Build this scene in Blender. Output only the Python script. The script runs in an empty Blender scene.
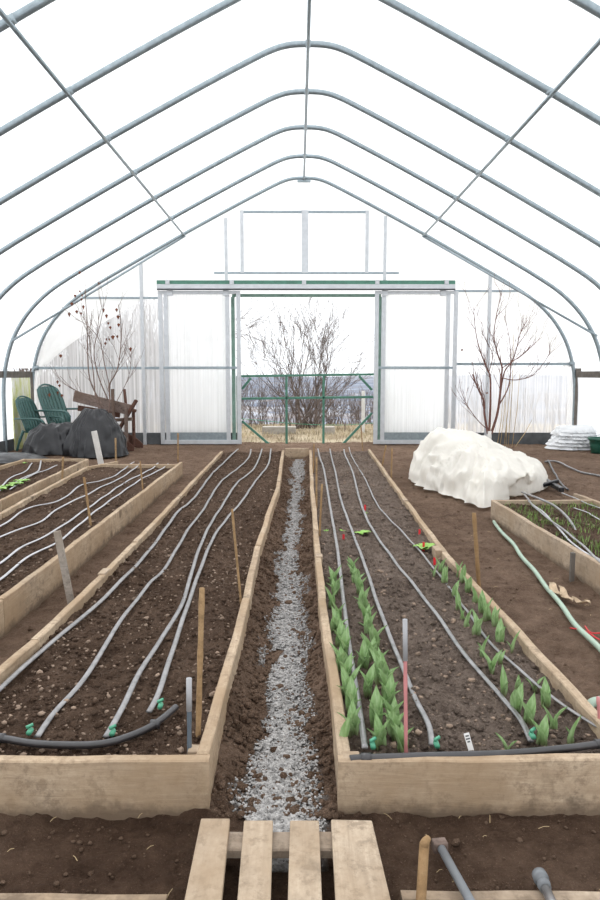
import bpy, math, random
import numpy as np
from mathutils import Vector, Matrix
random.seed(7); RNG = np.random.default_rng(11)
sc = bpy.context.scene; COL = sc.collection
F = 700.0; CAMH = 1.2; PITCH = math.atan(76/700); YAW = -2/700
# ---------------------------------------------------------------- camera
cd = bpy.data.cameras.new('camera'); cam = bpy.data.objects.new('camera', cd); COL.objects.link(cam)
cam.location = (0, 0, CAMH); cam.rotation_euler = (math.pi/2-PITCH, 0, YAW)
cd.sensor_fit = 'VERTICAL'; cd.sensor_height = 36; cd.lens = F/900*36; cd.clip_end = 9000; cd.clip_start = .05
sc.camera = cam
MC = cam.rotation_euler.to_matrix(); C0 = Vector((0, 0, CAMH))
def ray(px, py): return MC @ Vector(((px-300)/F, -(py-450)/F, -1))
def G(px, py, z=0.0):
    d = ray(px, py); return C0 + d*((z-CAMH)/d.z)
def P(px, py, Y):
    d = ray(px, py); return C0 + d*(Y/d.y)
# ---------------------------------------------------------------- noise
def vnoise(x, y, seed=0):
    xi = np.floor(x).astype(np.int64); yi = np.floor(y).astype(np.int64)
    xf = x-xi; yf = y-yi
    u = xf*xf*(3-2*xf); v = yf*yf*(3-2*yf)
    def h(a, b):
        n = (a*374761393 + b*668265263 + seed*1442695041) & 0xffffffff
        n = ((n ^ (n >> 13))*1274126177) & 0xffffffff
        n = n ^ (n >> 16)
        return (n & 0xffff)/65535.0
    return (h(xi, yi)*(1-u)+h(xi+1, yi)*u)*(1-v)+(h(xi, yi+1)*(1-u)+h(xi+1, yi+1)*u)*v*1.0
def clod(x, y, seed=0):
    x = np.asarray(x, float); y = np.asarray(y, float)
    a = .016*(vnoise(x*4, y*4, seed)-.5)+.016*(vnoise(x*11, y*11, seed+1)-.5)
    b = .018*(1-np.abs(2*vnoise(x*27, y*27, seed+2)-1))**1 - .009
    c = .012*(vnoise(x*60, y*60, seed+3)-.5)+.006*(vnoise(x*120, y*120, seed+4)-.5)
    return a+b*vnoise(x*3, y*3, seed+9)*1.3+c
# ---------------------------------------------------------------- materials
def mat(name, rough=.7, spec=.5, metal=0.0):
    m = bpy.data.materials.new(name); m.use_nodes = True
    nt = m.node_tree; b = nt.nodes['Principled BSDF']
    b.inputs['Roughness'].default_value = rough; b.inputs['Specular IOR Level'].default_value = spec
    b.inputs['Metallic'].default_value = metal
    return m, nt, b
def N(nt, t, **kw):
    n = nt.nodes.new(t)
    for k, v in kw.items():
        if hasattr(n, k) and k not in ('Scale',): setattr(n, k, v)
        else: n.inputs[k].default_value = v
    return n
def ramp(nt, fac, stops):
    r = nt.nodes.new('ShaderNodeValToRGB'); e = r.color_ramp.elements
    while len(e) < len(stops): e.new(.5)
    for i, (p, c) in enumerate(stops):
        e[i].position = p; e[i].color = (*c, 1) if len(c) == 3 else c
    nt.links.new(fac, r.inputs[0]); return r.outputs[0]
def noise_tex(nt, scale, detail=4, rough=.6, vec=None, dist=0):
    n = nt.nodes.new('ShaderNodeTexNoise'); n.inputs['Scale'].default_value = scale
    n.inputs['Detail'].default_value = detail; n.inputs['Roughness'].default_value = rough; n.inputs['Distortion'].default_value = dist
    if vec is not None: nt.links.new(vec, n.inputs['Vector'])
    return n.outputs['Fac']
def coords(nt, scale=(1, 1, 1), kind='Object', rand=False):
    t = nt.nodes.new('ShaderNodeTexCoord'); mp = nt.nodes.new('ShaderNodeMapping')
    mp.inputs['Scale'].default_value = scale; nt.links.new(t.outputs[kind], mp.inputs['Vector'])
    if rand:
        oi = nt.nodes.new('ShaderNodeObjectInfo'); mu = nt.nodes.new('ShaderNodeVectorMath'); mu.operation = 'SCALE'
        mu.inputs[0].default_value = (37, 19, 53); nt.links.new(oi.outputs['Random'], mu.inputs['Scale'])
        nt.links.new(mu.outputs[0], mp.inputs['Location'])
    return mp.outputs[0]
def bump(nt, b, h, strength=.3, dist=.01):
    n = nt.nodes.new('ShaderNodeBump'); n.inputs['Strength'].default_value = strength; n.inputs['Distance'].default_value = dist
    nt.links.new(h, n.inputs['Height']); nt.links.new(n.outputs[0], b.inputs['Normal'])
def mixc(nt, fac, a, b_, mode='MIX'):
    m = nt.nodes.new('ShaderNodeMix'); m.data_type = 'RGBA'; m.blend_type = mode
    if isinstance(fac, float): m.inputs[0].default_value = fac
    else: nt.links.new(fac, m.inputs[0])
    for s, v in ((6, a), (7, b_)):
        if isinstance(v, tuple): m.inputs[s].default_value = (*v, 1)
        else: nt.links.new(v, m.inputs[s])
    return m.outputs[2]
def simple(name, c, rough=.6, spec=.5, metal=0, var=.25, scale=8, bumps=0):
    m, nt, b = mat(name, rough, spec, metal)
    v = coords(nt, rand=True)
    f = noise_tex(nt, scale, 4, .6, v)
    lo = tuple(x*(1-var) for x in c); hi = tuple(min(1, x*(1+var)) for x in c)
    nt.links.new(ramp(nt, f, [(.3, lo), (.7, hi)]), b.inputs['Base Color'])
    if bumps: bump(nt, b, noise_tex(nt, scale*4, 3, .6, v), bumps)
    return m
def soil_mat(name, dark, mid, light, greys=0.45, attrs=False):
    m, nt, b = mat(name, .95, .1)
    v = coords(nt, kind='Object')
    f1 = noise_tex(nt, 1.3, 6, .7, v); f2 = noise_tex(nt, 55, 6, .75, v); f3 = noise_tex(nt, 210, 3, .7, v); f4 = noise_tex(nt, 9, 4, .7, v)
    c = ramp(nt, f2, [(.34, dark), (.5, mid), (.66, light)])
    c = mixc(nt, .5, c, ramp(nt, f1, [(.38, dark), (.62, light)]))
    c = mixc(nt, .35, c, ramp(nt, f4, [(.35, tuple(x*.55 for x in dark)), (.65, light)]))
    sp = ramp(nt, f3, [(.60, (0, 0, 0)), (.70, (greys,)*3)])
    pale = tuple(min(1, x*2.2+.03) for x in light); c = mixc(nt, sp, c, pale)
    if attrs:
        at = nt.nodes.new('ShaderNodeAttribute'); at.attribute_name = 'damp'
        c = mixc(nt, at.outputs['Fac'], c, mixc(nt, 1.0, c, (.46, .42, .40), 'MULTIPLY'))
        ag = nt.nodes.new('ShaderNodeAttribute'); ag.attribute_name = 'gravel'
        vo = nt.nodes.new('ShaderNodeTexVoronoi'); vo.inputs['Scale'].default_value = 130; nt.links.new(v, vo.inputs['Vector'])
        g = ramp(nt, vo.outputs['Color'], [(0, (.11, .10, .09)), (.5, (.28, .27, .26)), (1, (.5, .49, .48))])
        c = mixc(nt, ag.outputs['Fac'], c, g)
    nt.links.new(c, b.inputs['Base Color'])
    ad = nt.nodes.new('ShaderNodeMath'); ad.operation = 'ADD'; nt.links.new(f2, ad.inputs[0]); nt.links.new(f3, ad.inputs[1])
    bump(nt, b, ad.outputs[0], 1.0, .016)
    return m
def wood_mat(name, dark, mid, light, stain=(.05, .035, .025), st=.35, dirt=False):
    m, nt, b = mat(name, .85, .2)
    v = coords(nt, (14, 1.2, 14) if name == 'pallet_slat' else (1.2, 14, 14), rand=True); v2 = coords(nt, (1, 1, 1), rand=True)
    f = noise_tex(nt, 4, 6, .65, v, .8); g = noise_tex(nt, 3.2, 5, .6, v2); k = noise_tex(nt, 9, 4, .7, v2)
    c = mixc(nt, .45, ramp(nt, f, [(.3, dark), (.5, mid), (.7, light)]), tuple((a_+b_)/2 for a_, b_ in zip(mid, light)))
    sp2 = noise_tex(nt, 24, 5, .75, v2); c = mixc(nt, ramp(nt, sp2, [(.51, (0, 0, 0)), (.62, (.5, .5, .5))]), c, tuple(x*.5 for x in dark))
    vo = nt.nodes.new('ShaderNodeTexVoronoi'); vo.inputs['Scale'].default_value = 3.3; vo.inputs['Randomness'].default_value = 1; nt.links.new(v2, vo.inputs['Vector'])
    c = mixc(nt, ramp(nt, vo.outputs['Distance'], [(.08, (.8, .8, .8)), (.15, (0, 0, 0))]), c, tuple(x*.35 for x in dark))
    fine = noise_tex(nt, 90, 3, .7, v2); c = mixc(nt, ramp(nt, fine, [(.35, (.3, .3, .3)), (.6, (0, 0, 0))]), c, dark)
    s = ramp(nt, g, [(.5, (0, 0, 0)), (.7, (st, st, st))]); c = mixc(nt, s, c, stain)
    s = ramp(nt, k, [(.56, (0, 0, 0)), (.70, (.75, .75, .75))]); c = mixc(nt, s, c, tuple(x*.42 for x in mid))
    tc = nt.nodes.new('ShaderNodeTexCoord'); sz = nt.nodes.new('ShaderNodeSeparateXYZ'); nt.links.new(tc.outputs['Object'], sz.inputs[0])
    big = noise_tex(nt, 1.7, 5, .7, v2)
    c = mixc(nt, ramp(nt, big, [(.4, (0, 0, 0)), (.62, (.8, .8, .8))]), c, tuple(x*.72 for x in (mid[0]*1.02, mid[1]*.94, mid[2]*.84)))
    if dirt:
        a = nt.nodes.new('ShaderNodeMath'); a.operation = 'MULTIPLY_ADD'; a.inputs[1].default_value = -9; a.inputs[2].default_value = .5; nt.links.new(sz.outputs['Z'], a.inputs[0])
        a2 = nt.nodes.new('ShaderNodeMath'); a2.operation = 'ADD'; nt.links.new(a.outputs[0], a2.inputs[0]); nt.links.new(k, a2.inputs[1])
        c = mixc(nt, ramp(nt, a2.outputs[0], [(.68, (0, 0, 0)), (1.0, (.75, .75, .75))]), c, (.12, .085, .06))
    nt.links.new(c, b.inputs['Base Color']); bump(nt, b, f, .35, .006)
    return m
M = {}
M['soil'] = soil_mat('soil', (.042, .024, .016), (.095, .058, .038), (.18, .12, .085))
M['soil_grey'] = soil_mat('soil_greyish', (.075, .052, .04), (.175, .13, .103), (.29, .228, .187), greys=.45)
M['soil_path'] = soil_mat('soil_path', (.09, .054, .035), (.185, .118, .08), (.29, .2, .145), attrs=True)
M['dry_crumb'] = simple('dry_crumb', (.25, .185, .14), .95, .1, 0, .5, 25, .4)
M['wood'] = wood_mat('weathered_board', (.24, .17, .115), (.45, .345, .24), (.58, .465, .34), dirt=True)
M['wood_pale'] = wood_mat('pale_board', (.3, .23, .165), (.43, .34, .25), (.54, .44, .34), st=.3, dirt=True)
M['pallet'] = wood_mat('pallet_wood', (.24, .185, .14), (.37, .3, .235), (.5, .42, .34), st=.3)
M['pallet_slat'] = wood_mat('pallet_slat', (.27, .205, .145), (.43, .34, .25), (.56, .46, .35), st=.35)
M['bamboo'] = wood_mat('cane', (.2, .125, .06), (.34, .22, .115), (.45, .32, .18), st=.1)
M['grey_stake'] = wood_mat('grey_stake', (.22, .19, .16), (.35, .31, .27), (.45, .4, .35), st=.2)
M['dark_wood'] = wood_mat('brown_chair_wood', (.07, .035, .026), (.125, .065, .05), (.19, .11, .085), st=.25)
M['dark_wood2'] = wood_mat('greyed_chair_wood', (.11, .08, .068), (.19, .14, .12), (.27, .21, .18), st=.25)
M['steel'] = simple('galvanised_steel', (.27, .32, .345), .35, .5, .55, .15, 20)
M['alu'] = simple('dull_aluminium', (.52, .54, .56), .45, .4, .3, .08, 12)
M['green_paint'] = simple('green_paint', (.06, .18, .125), .5, .5, 0, .2, 10)
M['green_pale'] = simple('pale_green_paint', (.19, .30, .25), .6, .3, 0, .2, 10)  # paler, greyer green for the door jambs and header
M['tape'] = simple('drip_tape', (.16, .155, .155), .28, 1.0, 0, .45, 22)
M['tape_pale'] = simple('pale_drip_tape', (.40, .40, .42), .35, .8, 0, .2, 14)
M['pipe'] = simple('black_pipe', (.028, .026, .028), .38, .7, 0, .5, 10)
M['valve'] = simple('valve_green', (.08, .33, .2), .45, .5, 0, .15, 30)
M['hose'] = simple('green_hose', (.33, .43, .34), .5, .5, 0, .15, 10)
M['red'] = simple('red_tag', (.65, .02, .03), .5)
M['white_tag'] = simple('white_tag', (.75, .74, .72), .5, var=.1)
M['pink'] = simple('pink_rod', (.5, .2, .2), .5, var=.15)
M['grey_rod'] = simple('grey_rod', (.33, .33, .34), .5, var=.15)
M['dark_rod'] = simple('dark_rod', (.15, .16, .17), .5)
M['blue_rod'] = simple('blue_grey_rod', (.09, .115, .14), .5, var=.15)
M['hip'] = simple('weathered_hip_board', (.13, .115, .10), .8, .3, 0, .3, 9, .2)
M['black_plastic'] = simple('black_plastic', (.010, .010, .012), .32, .45, 0, .4, 2.2, 1.0)
M['dark_base'] = simple('dark_base', (.09, .095, .10), .7, .3, 0, .3, 6, .1)
M['chair_green'] = simple('green_resin', (.04, .105, .095), .45, .5, 0, .15, 5)
M['pot_green'] = simple('green_pot', (.015, .09, .06), .45, .5, 0, .15, 5)
M['bark_red'] = simple('red_bark', (.15, .07, .055), .7, .3, 0, .3, 40)
M['bark'] = simple('grey_bark', (.17, .12, .10), .8, .2, 0, .3, 30)
M['bark_out'] = simple('pale_bark', (.19, .155, .14), .9, .1, 0, .3, 10)
M['dead_leaf'] = simple('dead_leaf', (.16, .055, .03), .7, .3, 0, .4, 30)
M['husk'] = simple('dry_husk', (.5, .38, .26), .8, .2, 0, .3, 20, .3)
M['straw'] = simple('straw', (.46, .35, .2), .8, .2, 0, .4, 3)
M['dry_grass'] = simple('dry_grass', (.46, .39, .27), .9, .1, 0, .45, 1.5)
M['concrete'] = simple('concrete', (.4, .37, .33), .9, .2, 0, .2, 10, .2)
M['stone'] = simple('gravel_stone', (.33, .32, .31), .85, .3, 0, .6, 60)
M['lettuce'] = simple('lettuce', (.22, .42, .07), .5, .4, 0, .3, 20)
M['grass'] = simple('grass_blade', (.17, .27, .07), .6, .3, 0, .5, 6)
M['guard'] = simple('white_trunk_guard', (.6, .58, .55), .6, var=.15)
def leaf_mat():
    m, nt, b = mat('tulip_leaf', .42, .4)
    v = coords(nt, (60, 60, 4)); oi = nt.nodes.new('ShaderNodeObjectInfo')
    f = noise_tex(nt, 2, 3, .5, v)
    tc = nt.nodes.new('ShaderNodeTexCoord'); sx = nt.nodes.new('ShaderNodeSeparateXYZ'); nt.links.new(tc.outputs['Object'], sx.inputs[0])
    c = ramp(nt, f, [(.3, (.18, .31, .10)), (.7, (.35, .50, .25))])
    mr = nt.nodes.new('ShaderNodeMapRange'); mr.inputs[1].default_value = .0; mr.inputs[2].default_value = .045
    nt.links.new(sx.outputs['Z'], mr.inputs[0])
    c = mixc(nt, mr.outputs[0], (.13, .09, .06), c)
    nt.links.new(c, b.inputs['Base Color'])
    tr = nt.nodes.new('ShaderNodeBsdfTranslucent'); nt.links.new(c, tr.inputs[0])
    mx = nt.nodes.new('ShaderNodeMixShader'); mx.inputs[0].default_value = .25
    out = nt.nodes['Material Output']
    nt.links.new(b.outputs[0], mx.inputs[1]); nt.links.new(tr.outputs[0], mx.inputs[2]); nt.links.new(mx.outputs[0], out.inputs[0])
    return m
M['leaf'] = leaf_mat()
def sheet_mat(name, transp, col=(.93, .94, .95), streak=0.0, diffuse=.15, wrinkle=0.0):
    m = bpy.data.materials.new(name); m.use_nodes = True; nt = m.node_tree; nt.nodes.clear()
    out = nt.nodes.new('ShaderNodeOutputMaterial')
    tr = nt.nodes.new('ShaderNodeBsdfTranslucent'); df = nt.nodes.new('ShaderNodeBsdfDiffuse'); tp = nt.nodes.new('ShaderNodeBsdfTransparent')
    m1 = nt.nodes.new('ShaderNodeMixShader'); m2 = nt.nodes.new('ShaderNodeMixShader')
    m1.inputs[0].default_value = diffuse
    nt.links.new(tr.outputs[0], m1.inputs[1]); nt.links.new(df.outputs[0], m1.inputs[2])
    if streak > 0:
        v = coords(nt, (34, 1, .22)); v2 = coords(nt, (5, 1, .35)); v3 = coords(nt, (1, 1, 1))
        f = noise_tex(nt, 1, 4, .7, v); g = noise_tex(nt, 1.2, 3, .6, v2); d = noise_tex(nt, .9, 5, .6, v3)
        a = nt.nodes.new('ShaderNodeMath'); a.operation = 'MULTIPLY'; nt.links.new(f, a.inputs[0]); nt.links.new(g, a.inputs[1])
        c = ramp(nt, a.outputs[0], [(.1, tuple(x_*.88 for x_ in col)), (.3, col)])
        c = mixc(nt, ramp(nt, d, [(.45, (0, 0, 0)), (.75, (.6, .6, .6))]), c, tuple(x_*.93 for x_ in col))
        tf = ramp(nt, f, [(.3, (transp+streak,)*3), (.65, (max(0, transp-streak),)*3)])
        nt.links.new(tf, m2.inputs[0]); nt.links.new(c, tr.inputs[0]); nt.links.new(c, df.inputs[0])
    else:
        v = coords(nt, (1, .15, 1)); f = noise_tex(nt, 3, 3, .5, v)
        c = ramp(nt, f, [(.3, tuple(x*.965 for x in col)), (.7, col)])
        nt.links.new(c, tr.inputs[0]); nt.links.new(c, df.inputs[0]); m2.inputs[0].default_value = transp
    if wrinkle:
        vv = coords(nt); bn = nt.nodes.new('ShaderNodeBump'); bn.inputs['Strength'].default_value = wrinkle; bn.inputs['Distance'].default_value = .03
        r1 = nt.nodes.new('ShaderNodeTexNoise'); r1.noise_type = 'RIDGED_MULTIFRACTAL'; r1.inputs['Scale'].default_value = 8; r1.inputs['Detail'].default_value = 5; r1.inputs['Distortion'].default_value = .6
        nt.links.new(vv, r1.inputs['Vector']); nt.links.new(r1.outputs['Fac'], bn.inputs['Height'])
        nt.links.new(bn.outputs[0], tr.inputs['Normal']); nt.links.new(bn.outputs[0], df.inputs['Normal'])
    tp.inputs[0].default_value = (.97, .98, .98, 1)
    nt.links.new(m1.outputs[0], m2.inputs[1]); nt.links.new(tp.outputs[0], m2.inputs[2]); nt.links.new(m2.outputs[0], out.inputs[0])
    return m
M['film'] = sheet_mat('roof_film', .12, (.95, .96, .975))
M['film_end'] = sheet_mat('end_wall_film', .25, (.96, .965, .97))
M['poly'] = sheet_mat('twin_wall_sheet', .42, (.88, .89, .91), .2, .1)
M['poly_door'] = sheet_mat('door_sheet', .36, (.96, .965, .97), .07, .06)
def film_old():
    m = sheet_mat('yellowed_side_film', .1, (.9, .91, .92)); nt = m.node_tree
    return m
M['film_side'] = sheet_mat('side_film', .12, (.93, .94, .95))
M['cover'] = sheet_mat('row_cover_fabric', .02, (.9, .87, .80), 0, .72, .6)
M['bagwhite'] = sheet_mat('white_plastic', .02, (.86, .87, .88), 0, .8, .8)
def algae():
    m, nt, b = mat('algae_panel', .7, .3)
    v = coords(nt, (1, 3, 1)); f = noise_tex(nt, 2.2, 5, .7, v)
    nt.links.new(ramp(nt, f, [(.4, (.82, .82, .74)), (.58, (.62, .64, .25)), (.75, (.38, .42, .12))]), b.inputs['Base Color'])
    return m
M['algae'] = algae()
# ---------------------------------------------------------------- object helpers
def tag(o, label=None, cat=None, group=None, kind=None):
    if label: o['label'] = label
    if cat: o['category'] = cat
    if group: o['group'] = group
    if kind: o['kind'] = kind
    return o
def empty(name, loc, label=None, cat=None, group=None, rz=0):
    o = bpy.data.objects.new(name, None); COL.objects.link(o); o.location = loc; o.rotation_euler = (0, 0, rz)
    o.empty_display_size = .1
    return tag(o, label, cat, group)
def wloc(o):
    p = Vector((0, 0, 0))
    while o: p = p+o.location; o = o.parent
    return p
def link(name, me, m, parent=None, loc=None, smooth=True):
    o = bpy.data.objects.new(name, me); COL.objects.link(o)
    if m: me.materials.append(m)
    if smooth: me.polygons.foreach_set('use_smooth', [True]*len(me.polygons))
    if parent: o.parent = parent
    if loc is not None: o.location = loc
    return o
class MB:
    def __init__(s): s.v = []; s.f = []
    def add(s, vs, fs):
        n = len(s.v); s.v += [tuple(v) for v in vs]; s.f += [tuple(n+i for i in f) for f in fs]; return s
    def box(s, a, b):
        x0, y0, z0 = a; x1, y1, z1 = b
        return s.add([(x0,y0,z0),(x1,y0,z0),(x1,y1,z0),(x0,y1,z0),(x0,y0,z1),(x1,y0,z1),(x1,y1,z1),(x0,y1,z1)],
                     [(3,2,1,0),(4,5,6,7),(0,1,5,4),(1,2,6,5),(2,3,7,6),(3,0,4,7)])
    def bar(s, p, q, w, h, up=(0, 0, 1)):
        p = Vector(p); q = Vector(q); d = (q-p).normalized(); up = Vector(up)
        sd = d.cross(up)
        if sd.length < 1e-3: sd = d.cross(Vector((0, 1, 0)))
        sd.normalize(); u = sd.cross(d).normalized(); vs = []
        for e in (p, q):
            for a, b in ((-1,-1),(1,-1),(1,1),(-1,1)): vs.append(e+sd*a*w/2+u*b*h/2)
        return s.add(vs, [(3,2,1,0),(4,5,6,7),(0,1,5,4),(1,2,6,5),(2,3,7,6),(3,0,4,7)])
    def tube(s, pts, r, seg=8, flat=1.0, cap=True):
        pts = [Vector(p) for p in pts]; n = len(pts); vs = []; fs = []
        rr = r if isinstance(r, (list, tuple)) else [r]*n
        prev = None
        for i, p in enumerate(pts):
            d = (pts[min(i+1, n-1)]-pts[max(i-1, 0)])
            d = d.normalized() if d.length > 1e-9 else Vector((0, 0, 1))
            if prev is None:
                a = Vector((0, 0, 1)) if abs(d.z) < .9 else Vector((1, 0, 0))
            else: a = prev
            sd = d.cross(a); 
            if sd.length < 1e-6: sd = d.orthogonal()
            sd.normalize(); u = sd.cross(d).normalized(); prev = u
            for k in range(seg):
                t = 2*math.pi*k/seg; vs.append(p+sd*math.cos(t)*rr[i]+u*math.sin(t)*rr[i]*flat)
        for i in range(n-1):
            for k in range(seg):
                k2 = (k+1) % seg; fs.append((i*seg+k, i*seg+k2, (i+1)*seg+k2, (i+1)*seg+k))
        if cap: fs.append(tuple(range(seg))[::-1]); fs.append(tuple((n-1)*seg+k for k in range(seg)))
        return s.add(vs, fs)
    def build(s, name, m, parent=None, smooth=False, bevel=0):
        off = wloc(parent) if parent else Vector((0, 0, 0))
        me = bpy.data.meshes.new(name); me.from_pydata([(v[0]-off.x, v[1]-off.y, v[2]-off.z) for v in s.v], [], s.f); me.update()
        o = link(name, me, m, parent, None, smooth)
        if bevel:
            b = o.modifiers.new('bevel', 'BEVEL'); b.width = bevel; b.segments = 2; b.limit_method = 'ANGLE'
        return o
def based(o, base):
    """move the origin of a top-level mesh to its base"""
    base = Vector(base); me = o.data; n = len(me.vertices); co = np.empty(n*3); me.vertices.foreach_get('co', co)
    co = co.reshape(-1, 3)-np.array(base)+np.array(o.location); me.vertices.foreach_set('co', co.ravel()); me.update(); o.location = base; return o
def smooth_path(pts, n=8):
    pts = [Vector(p) for p in pts]; out = []
    for i in range(len(pts)-1):
        p0 = pts[max(i-1, 0)]; p1 = pts[i]; p2 = pts[i+1]; p3 = pts[min(i+2, len(pts)-1)]
        for k in range(n):
            t = k/n; out.append(.5*((2*p1)+(p2-p0)*t+(2*p0-5*p1+4*p2-p3)*t*t+(3*p1-p0-3*p2+p3)*t**3))
    out.append(pts[-1]); return out
def grid_obj(name, X, Y, Z, m, parent=None):
    r, c = X.shape; off = wloc(parent) if parent else Vector((0, 0, 0))
    co = np.stack([X-off.x, Y-off.y, Z-off.z], -1).reshape(-1, 3)
    i = np.arange(r*c).reshape(r, c)
    f = np.stack([i[:-1, :-1], i[:-1, 1:], i[1:, 1:], i[1:, :-1]], -1).reshape(-1, 4)
    me = raw_mesh(name, co, f); return link(name, me, m, parent)
def raw_mesh(name, co, f):
    me = bpy.data.meshes.new(name); k = f.shape[1]
    me.vertices.add(len(co)); me.vertices.foreach_set('co', co.astype(np.float32).ravel())
    me.loops.add(f.size); me.loops.foreach_set('vertex_index', f.astype(np.int32).ravel())
    me.polygons.add(len(f)); me.polygons.foreach_set('loop_start', np.arange(len(f), dtype=np.int32)*k)
    try: me.polygons.foreach_set('loop_total', np.full(len(f), k, dtype=np.int32))
    except Exception: pass
    me.update(calc_edges=True); me.validate(); return me
# icosahedron for clods and stones
_t = (1+5**.5)/2
ICO_V = np.array([(-1,_t,0),(1,_t,0),(-1,-_t,0),(1,-_t,0),(0,-1,_t),(0,1,_t),(0,-1,-_t),(0,1,-_t),(_t,0,-1),(_t,0,1),(-_t,0,-1),(-_t,0,1)])/1.902
ICO_F = np.array([(0,11,5),(0,5,1),(0,1,7),(0,7,10),(0,10,11),(1,5,9),(5,11,4),(11,10,2),(10,7,6),(7,1,8),(3,9,4),(3,4,2),(3,2,6),(3,6,8),(3,8,9),(4,9,5),(2,4,11),(6,2,10),(8,6,7),(9,8,1)])
def stones(name, pos, size, m, parent=None, flat=.7, smooth=True):
    n = len(pos); off = wloc(parent) if parent else Vector((0, 0, 0))
    a = RNG.uniform(0, 2*np.pi, n); sc_ = size[:, None]*RNG.uniform(.7, 1.3, (n, 3))*np.array([1, 1, flat])
    v = ICO_V[None]*(1+RNG.uniform(-.22, .22, (n, 12, 1)))*sc_[:, None, :]
    x = v[..., 0]*np.cos(a)[:, None]-v[..., 1]*np.sin(a)[:, None]; y = v[..., 0]*np.sin(a)[:, None]+v[..., 1]*np.cos(a)[:, None]
    co = np.stack([x, y, v[..., 2]], -1)+pos[:, None, :]-np.array(off)
    f = ICO_F[None]+(np.arange(n)*12)[:, None, None]
    return link(name, raw_mesh(name, co.reshape(-1, 3), f.reshape(-1, 3)), m, parent, smooth=smooth)
ORD = ['first', 'second', 'third', 'fourth', 'fifth', 'sixth', 'seventh', 'eighth', 'ninth', 'tenth', 'eleventh', 'twelfth', 'thirteenth', 'fourteenth',
       'fifteenth', 'sixteenth', 'seventeenth', 'eighteenth', 'nineteenth', 'twentieth', 'twenty-first', 'twenty-second', 'twenty-third']
def copy_tree(o, parent=None):
    c = o.copy(); COL.objects.link(c)
    if parent: c.parent = parent
    for ch in list(o.children): copy_tree(ch, c)
    return c
# ---------------------------------------------------------------- layout
YE = 12.05; CX = .1
HOOPY = [10.85, 9.62, 8.45, 7.28, 6.1, 4.92, 3.74]
PROF = [(0, 4.43), (.18, 4.42), (.35, 4.375), (.6, 4.26), (1.2, 3.955), (2.0, 3.53), (2.6, 3.20), (3.1, 2.92), (3.5, 2.69), (3.9, 2.43), (4.22, 2.12),
        (4.45, 1.76), (4.58, 1.38), (4.64, 1.0), (4.65, .5), (4.65, -.05)]
PR = [(v.x, v.y) for v in smooth_path([(x, z, 0) for x, z in PROF], 4)]
def profile(grow=0.0):
    pts = []
    for i, (x, z) in enumerate(PR):
        a = PR[max(i-1, 0)]; b = PR[min(i+1, len(PR)-1)]; dx, dz = b[0]-a[0], b[1]-a[1]; l = math.hypot(dx, dz)
        pts.append((x-dz/l*grow if i else 0, z+dx/l*grow))
    return [(-x, z) for x, z in pts[::-1]]+pts[1:]
def prof_z(x):  # height of the hoop at half width x
    x = abs(x)
    for (a, b), (c, d) in zip(PR, PR[1:]):
        if a <= x <= c: return b+(d-b)*(x-a)/(c-a+1e-9)
    return 0
# beds: edges as pixel polylines on plane z
def edge(pts, z): return [G(x, y, z) for x, y in pts]
def xat(e, Y):
    e = sorted(e, key=lambda p: p.y)
    if Y <= e[0].y: a, b = e[0], e[1]
    elif Y >= e[-1].y: a, b = e[-2], e[-1]
    else:
        for a, b in zip(e, e[1:]):
            if a.y <= Y <= b.y: break
    return a.x+(b.x-a.x)*(Y-a.y)/(b.y-a.y)
ZT = .15
B_R = edge([(203, 755), (246, 598), (258, 545), (267, 518), (278, 486), (283, 450)], ZT)
B_L = edge([(-95, 745), (35, 640), (135, 542), (175, 500), (222, 451)], ZT)
C_L = edge([(345, 756), (322, 598), (316, 530), (312, 486), (310.5, 450)], ZT)
C_R = edge([(632, 752), (527, 640), (445, 552), (407, 502), (369, 449)], ZT)
A_R = edge([(-170, 705), (0, 599), (181, 462)], .165)
A_L = edge([(-190, 612), (0, 513), (86, 467), (117, 461)], .165)
Z_R = edge([(-110, 548), (0, 500), (87, 459)], .15)
Z_L = edge([(-120, 512), (0, 466), (24, 459)], .15)
D_L = edge([(860, 740), (600, 563), (493, 500)], .15)
D_R = edge([(860, 614), (600, 502), (575, 493)], .15)
# ---------------------------------------------------------------- ground
def grp(n): return None
rows = np.geomspace(.9, 12.4, 620); cols = np.linspace(-4.85, 5.05, 660)
GX, GY = np.meshgrid(cols, rows)
# trench between the middle beds
tl = np.array([xat(B_R, y) for y in rows])[:, None]; tr_ = np.array([xat(C_L, y) for y in rows])[:, None]
u = (GX-(tl+tr_)/2)/((tr_-tl)/2)
intr = (np.abs(u) < 1.25) & (GY > 1.75) & (GY < 9.9)
GZ = clod(GX, GY, 3)*.8-.01
bank = np.clip((np.abs(u)-.3)/.6, 0, 1)**1.3*.075
GZ = GZ+np.where(intr, bank*np.clip((GY-1.8)/.5, 0, 1)+.02*np.clip(np.abs(u)-.3, 0, 1)*(vnoise(GX*9, GY*9, 5)-.3), 0)
GZ = GZ+np.where(intr, .03*np.clip(np.abs(u)-.25, 0, 1)*(vnoise(GX*14, GY*14, 15)-.4)+.012*(vnoise(GX*33, GY*33, 16)-.5), 0)
floor = grid_obj('floor', GX, GY, GZ, M['soil_path'])
def fattr(o, nm, a): at = o.data.attributes.new(nm, 'FLOAT', 'POINT'); at.data.foreach_set('value', a.astype(np.float32).ravel())
fattr(floor, 'damp', np.clip((2.05-GY)/.25, 0, 1)*np.clip(1.25-.9*vnoise(GX*2.2, GY*2.2, 40), 0, 1))
def gmask(y, u_): return (vnoise(y*3.1, u_*2, 8)*.75+.16+.7*(vnoise(y*13, u_*6, 9)-.5)+.12*np.clip(2.6-y, 0, 1)-np.abs(u_-.08-.12*(vnoise(y*1.3, y*0, 12)-.5))*1.35)
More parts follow.
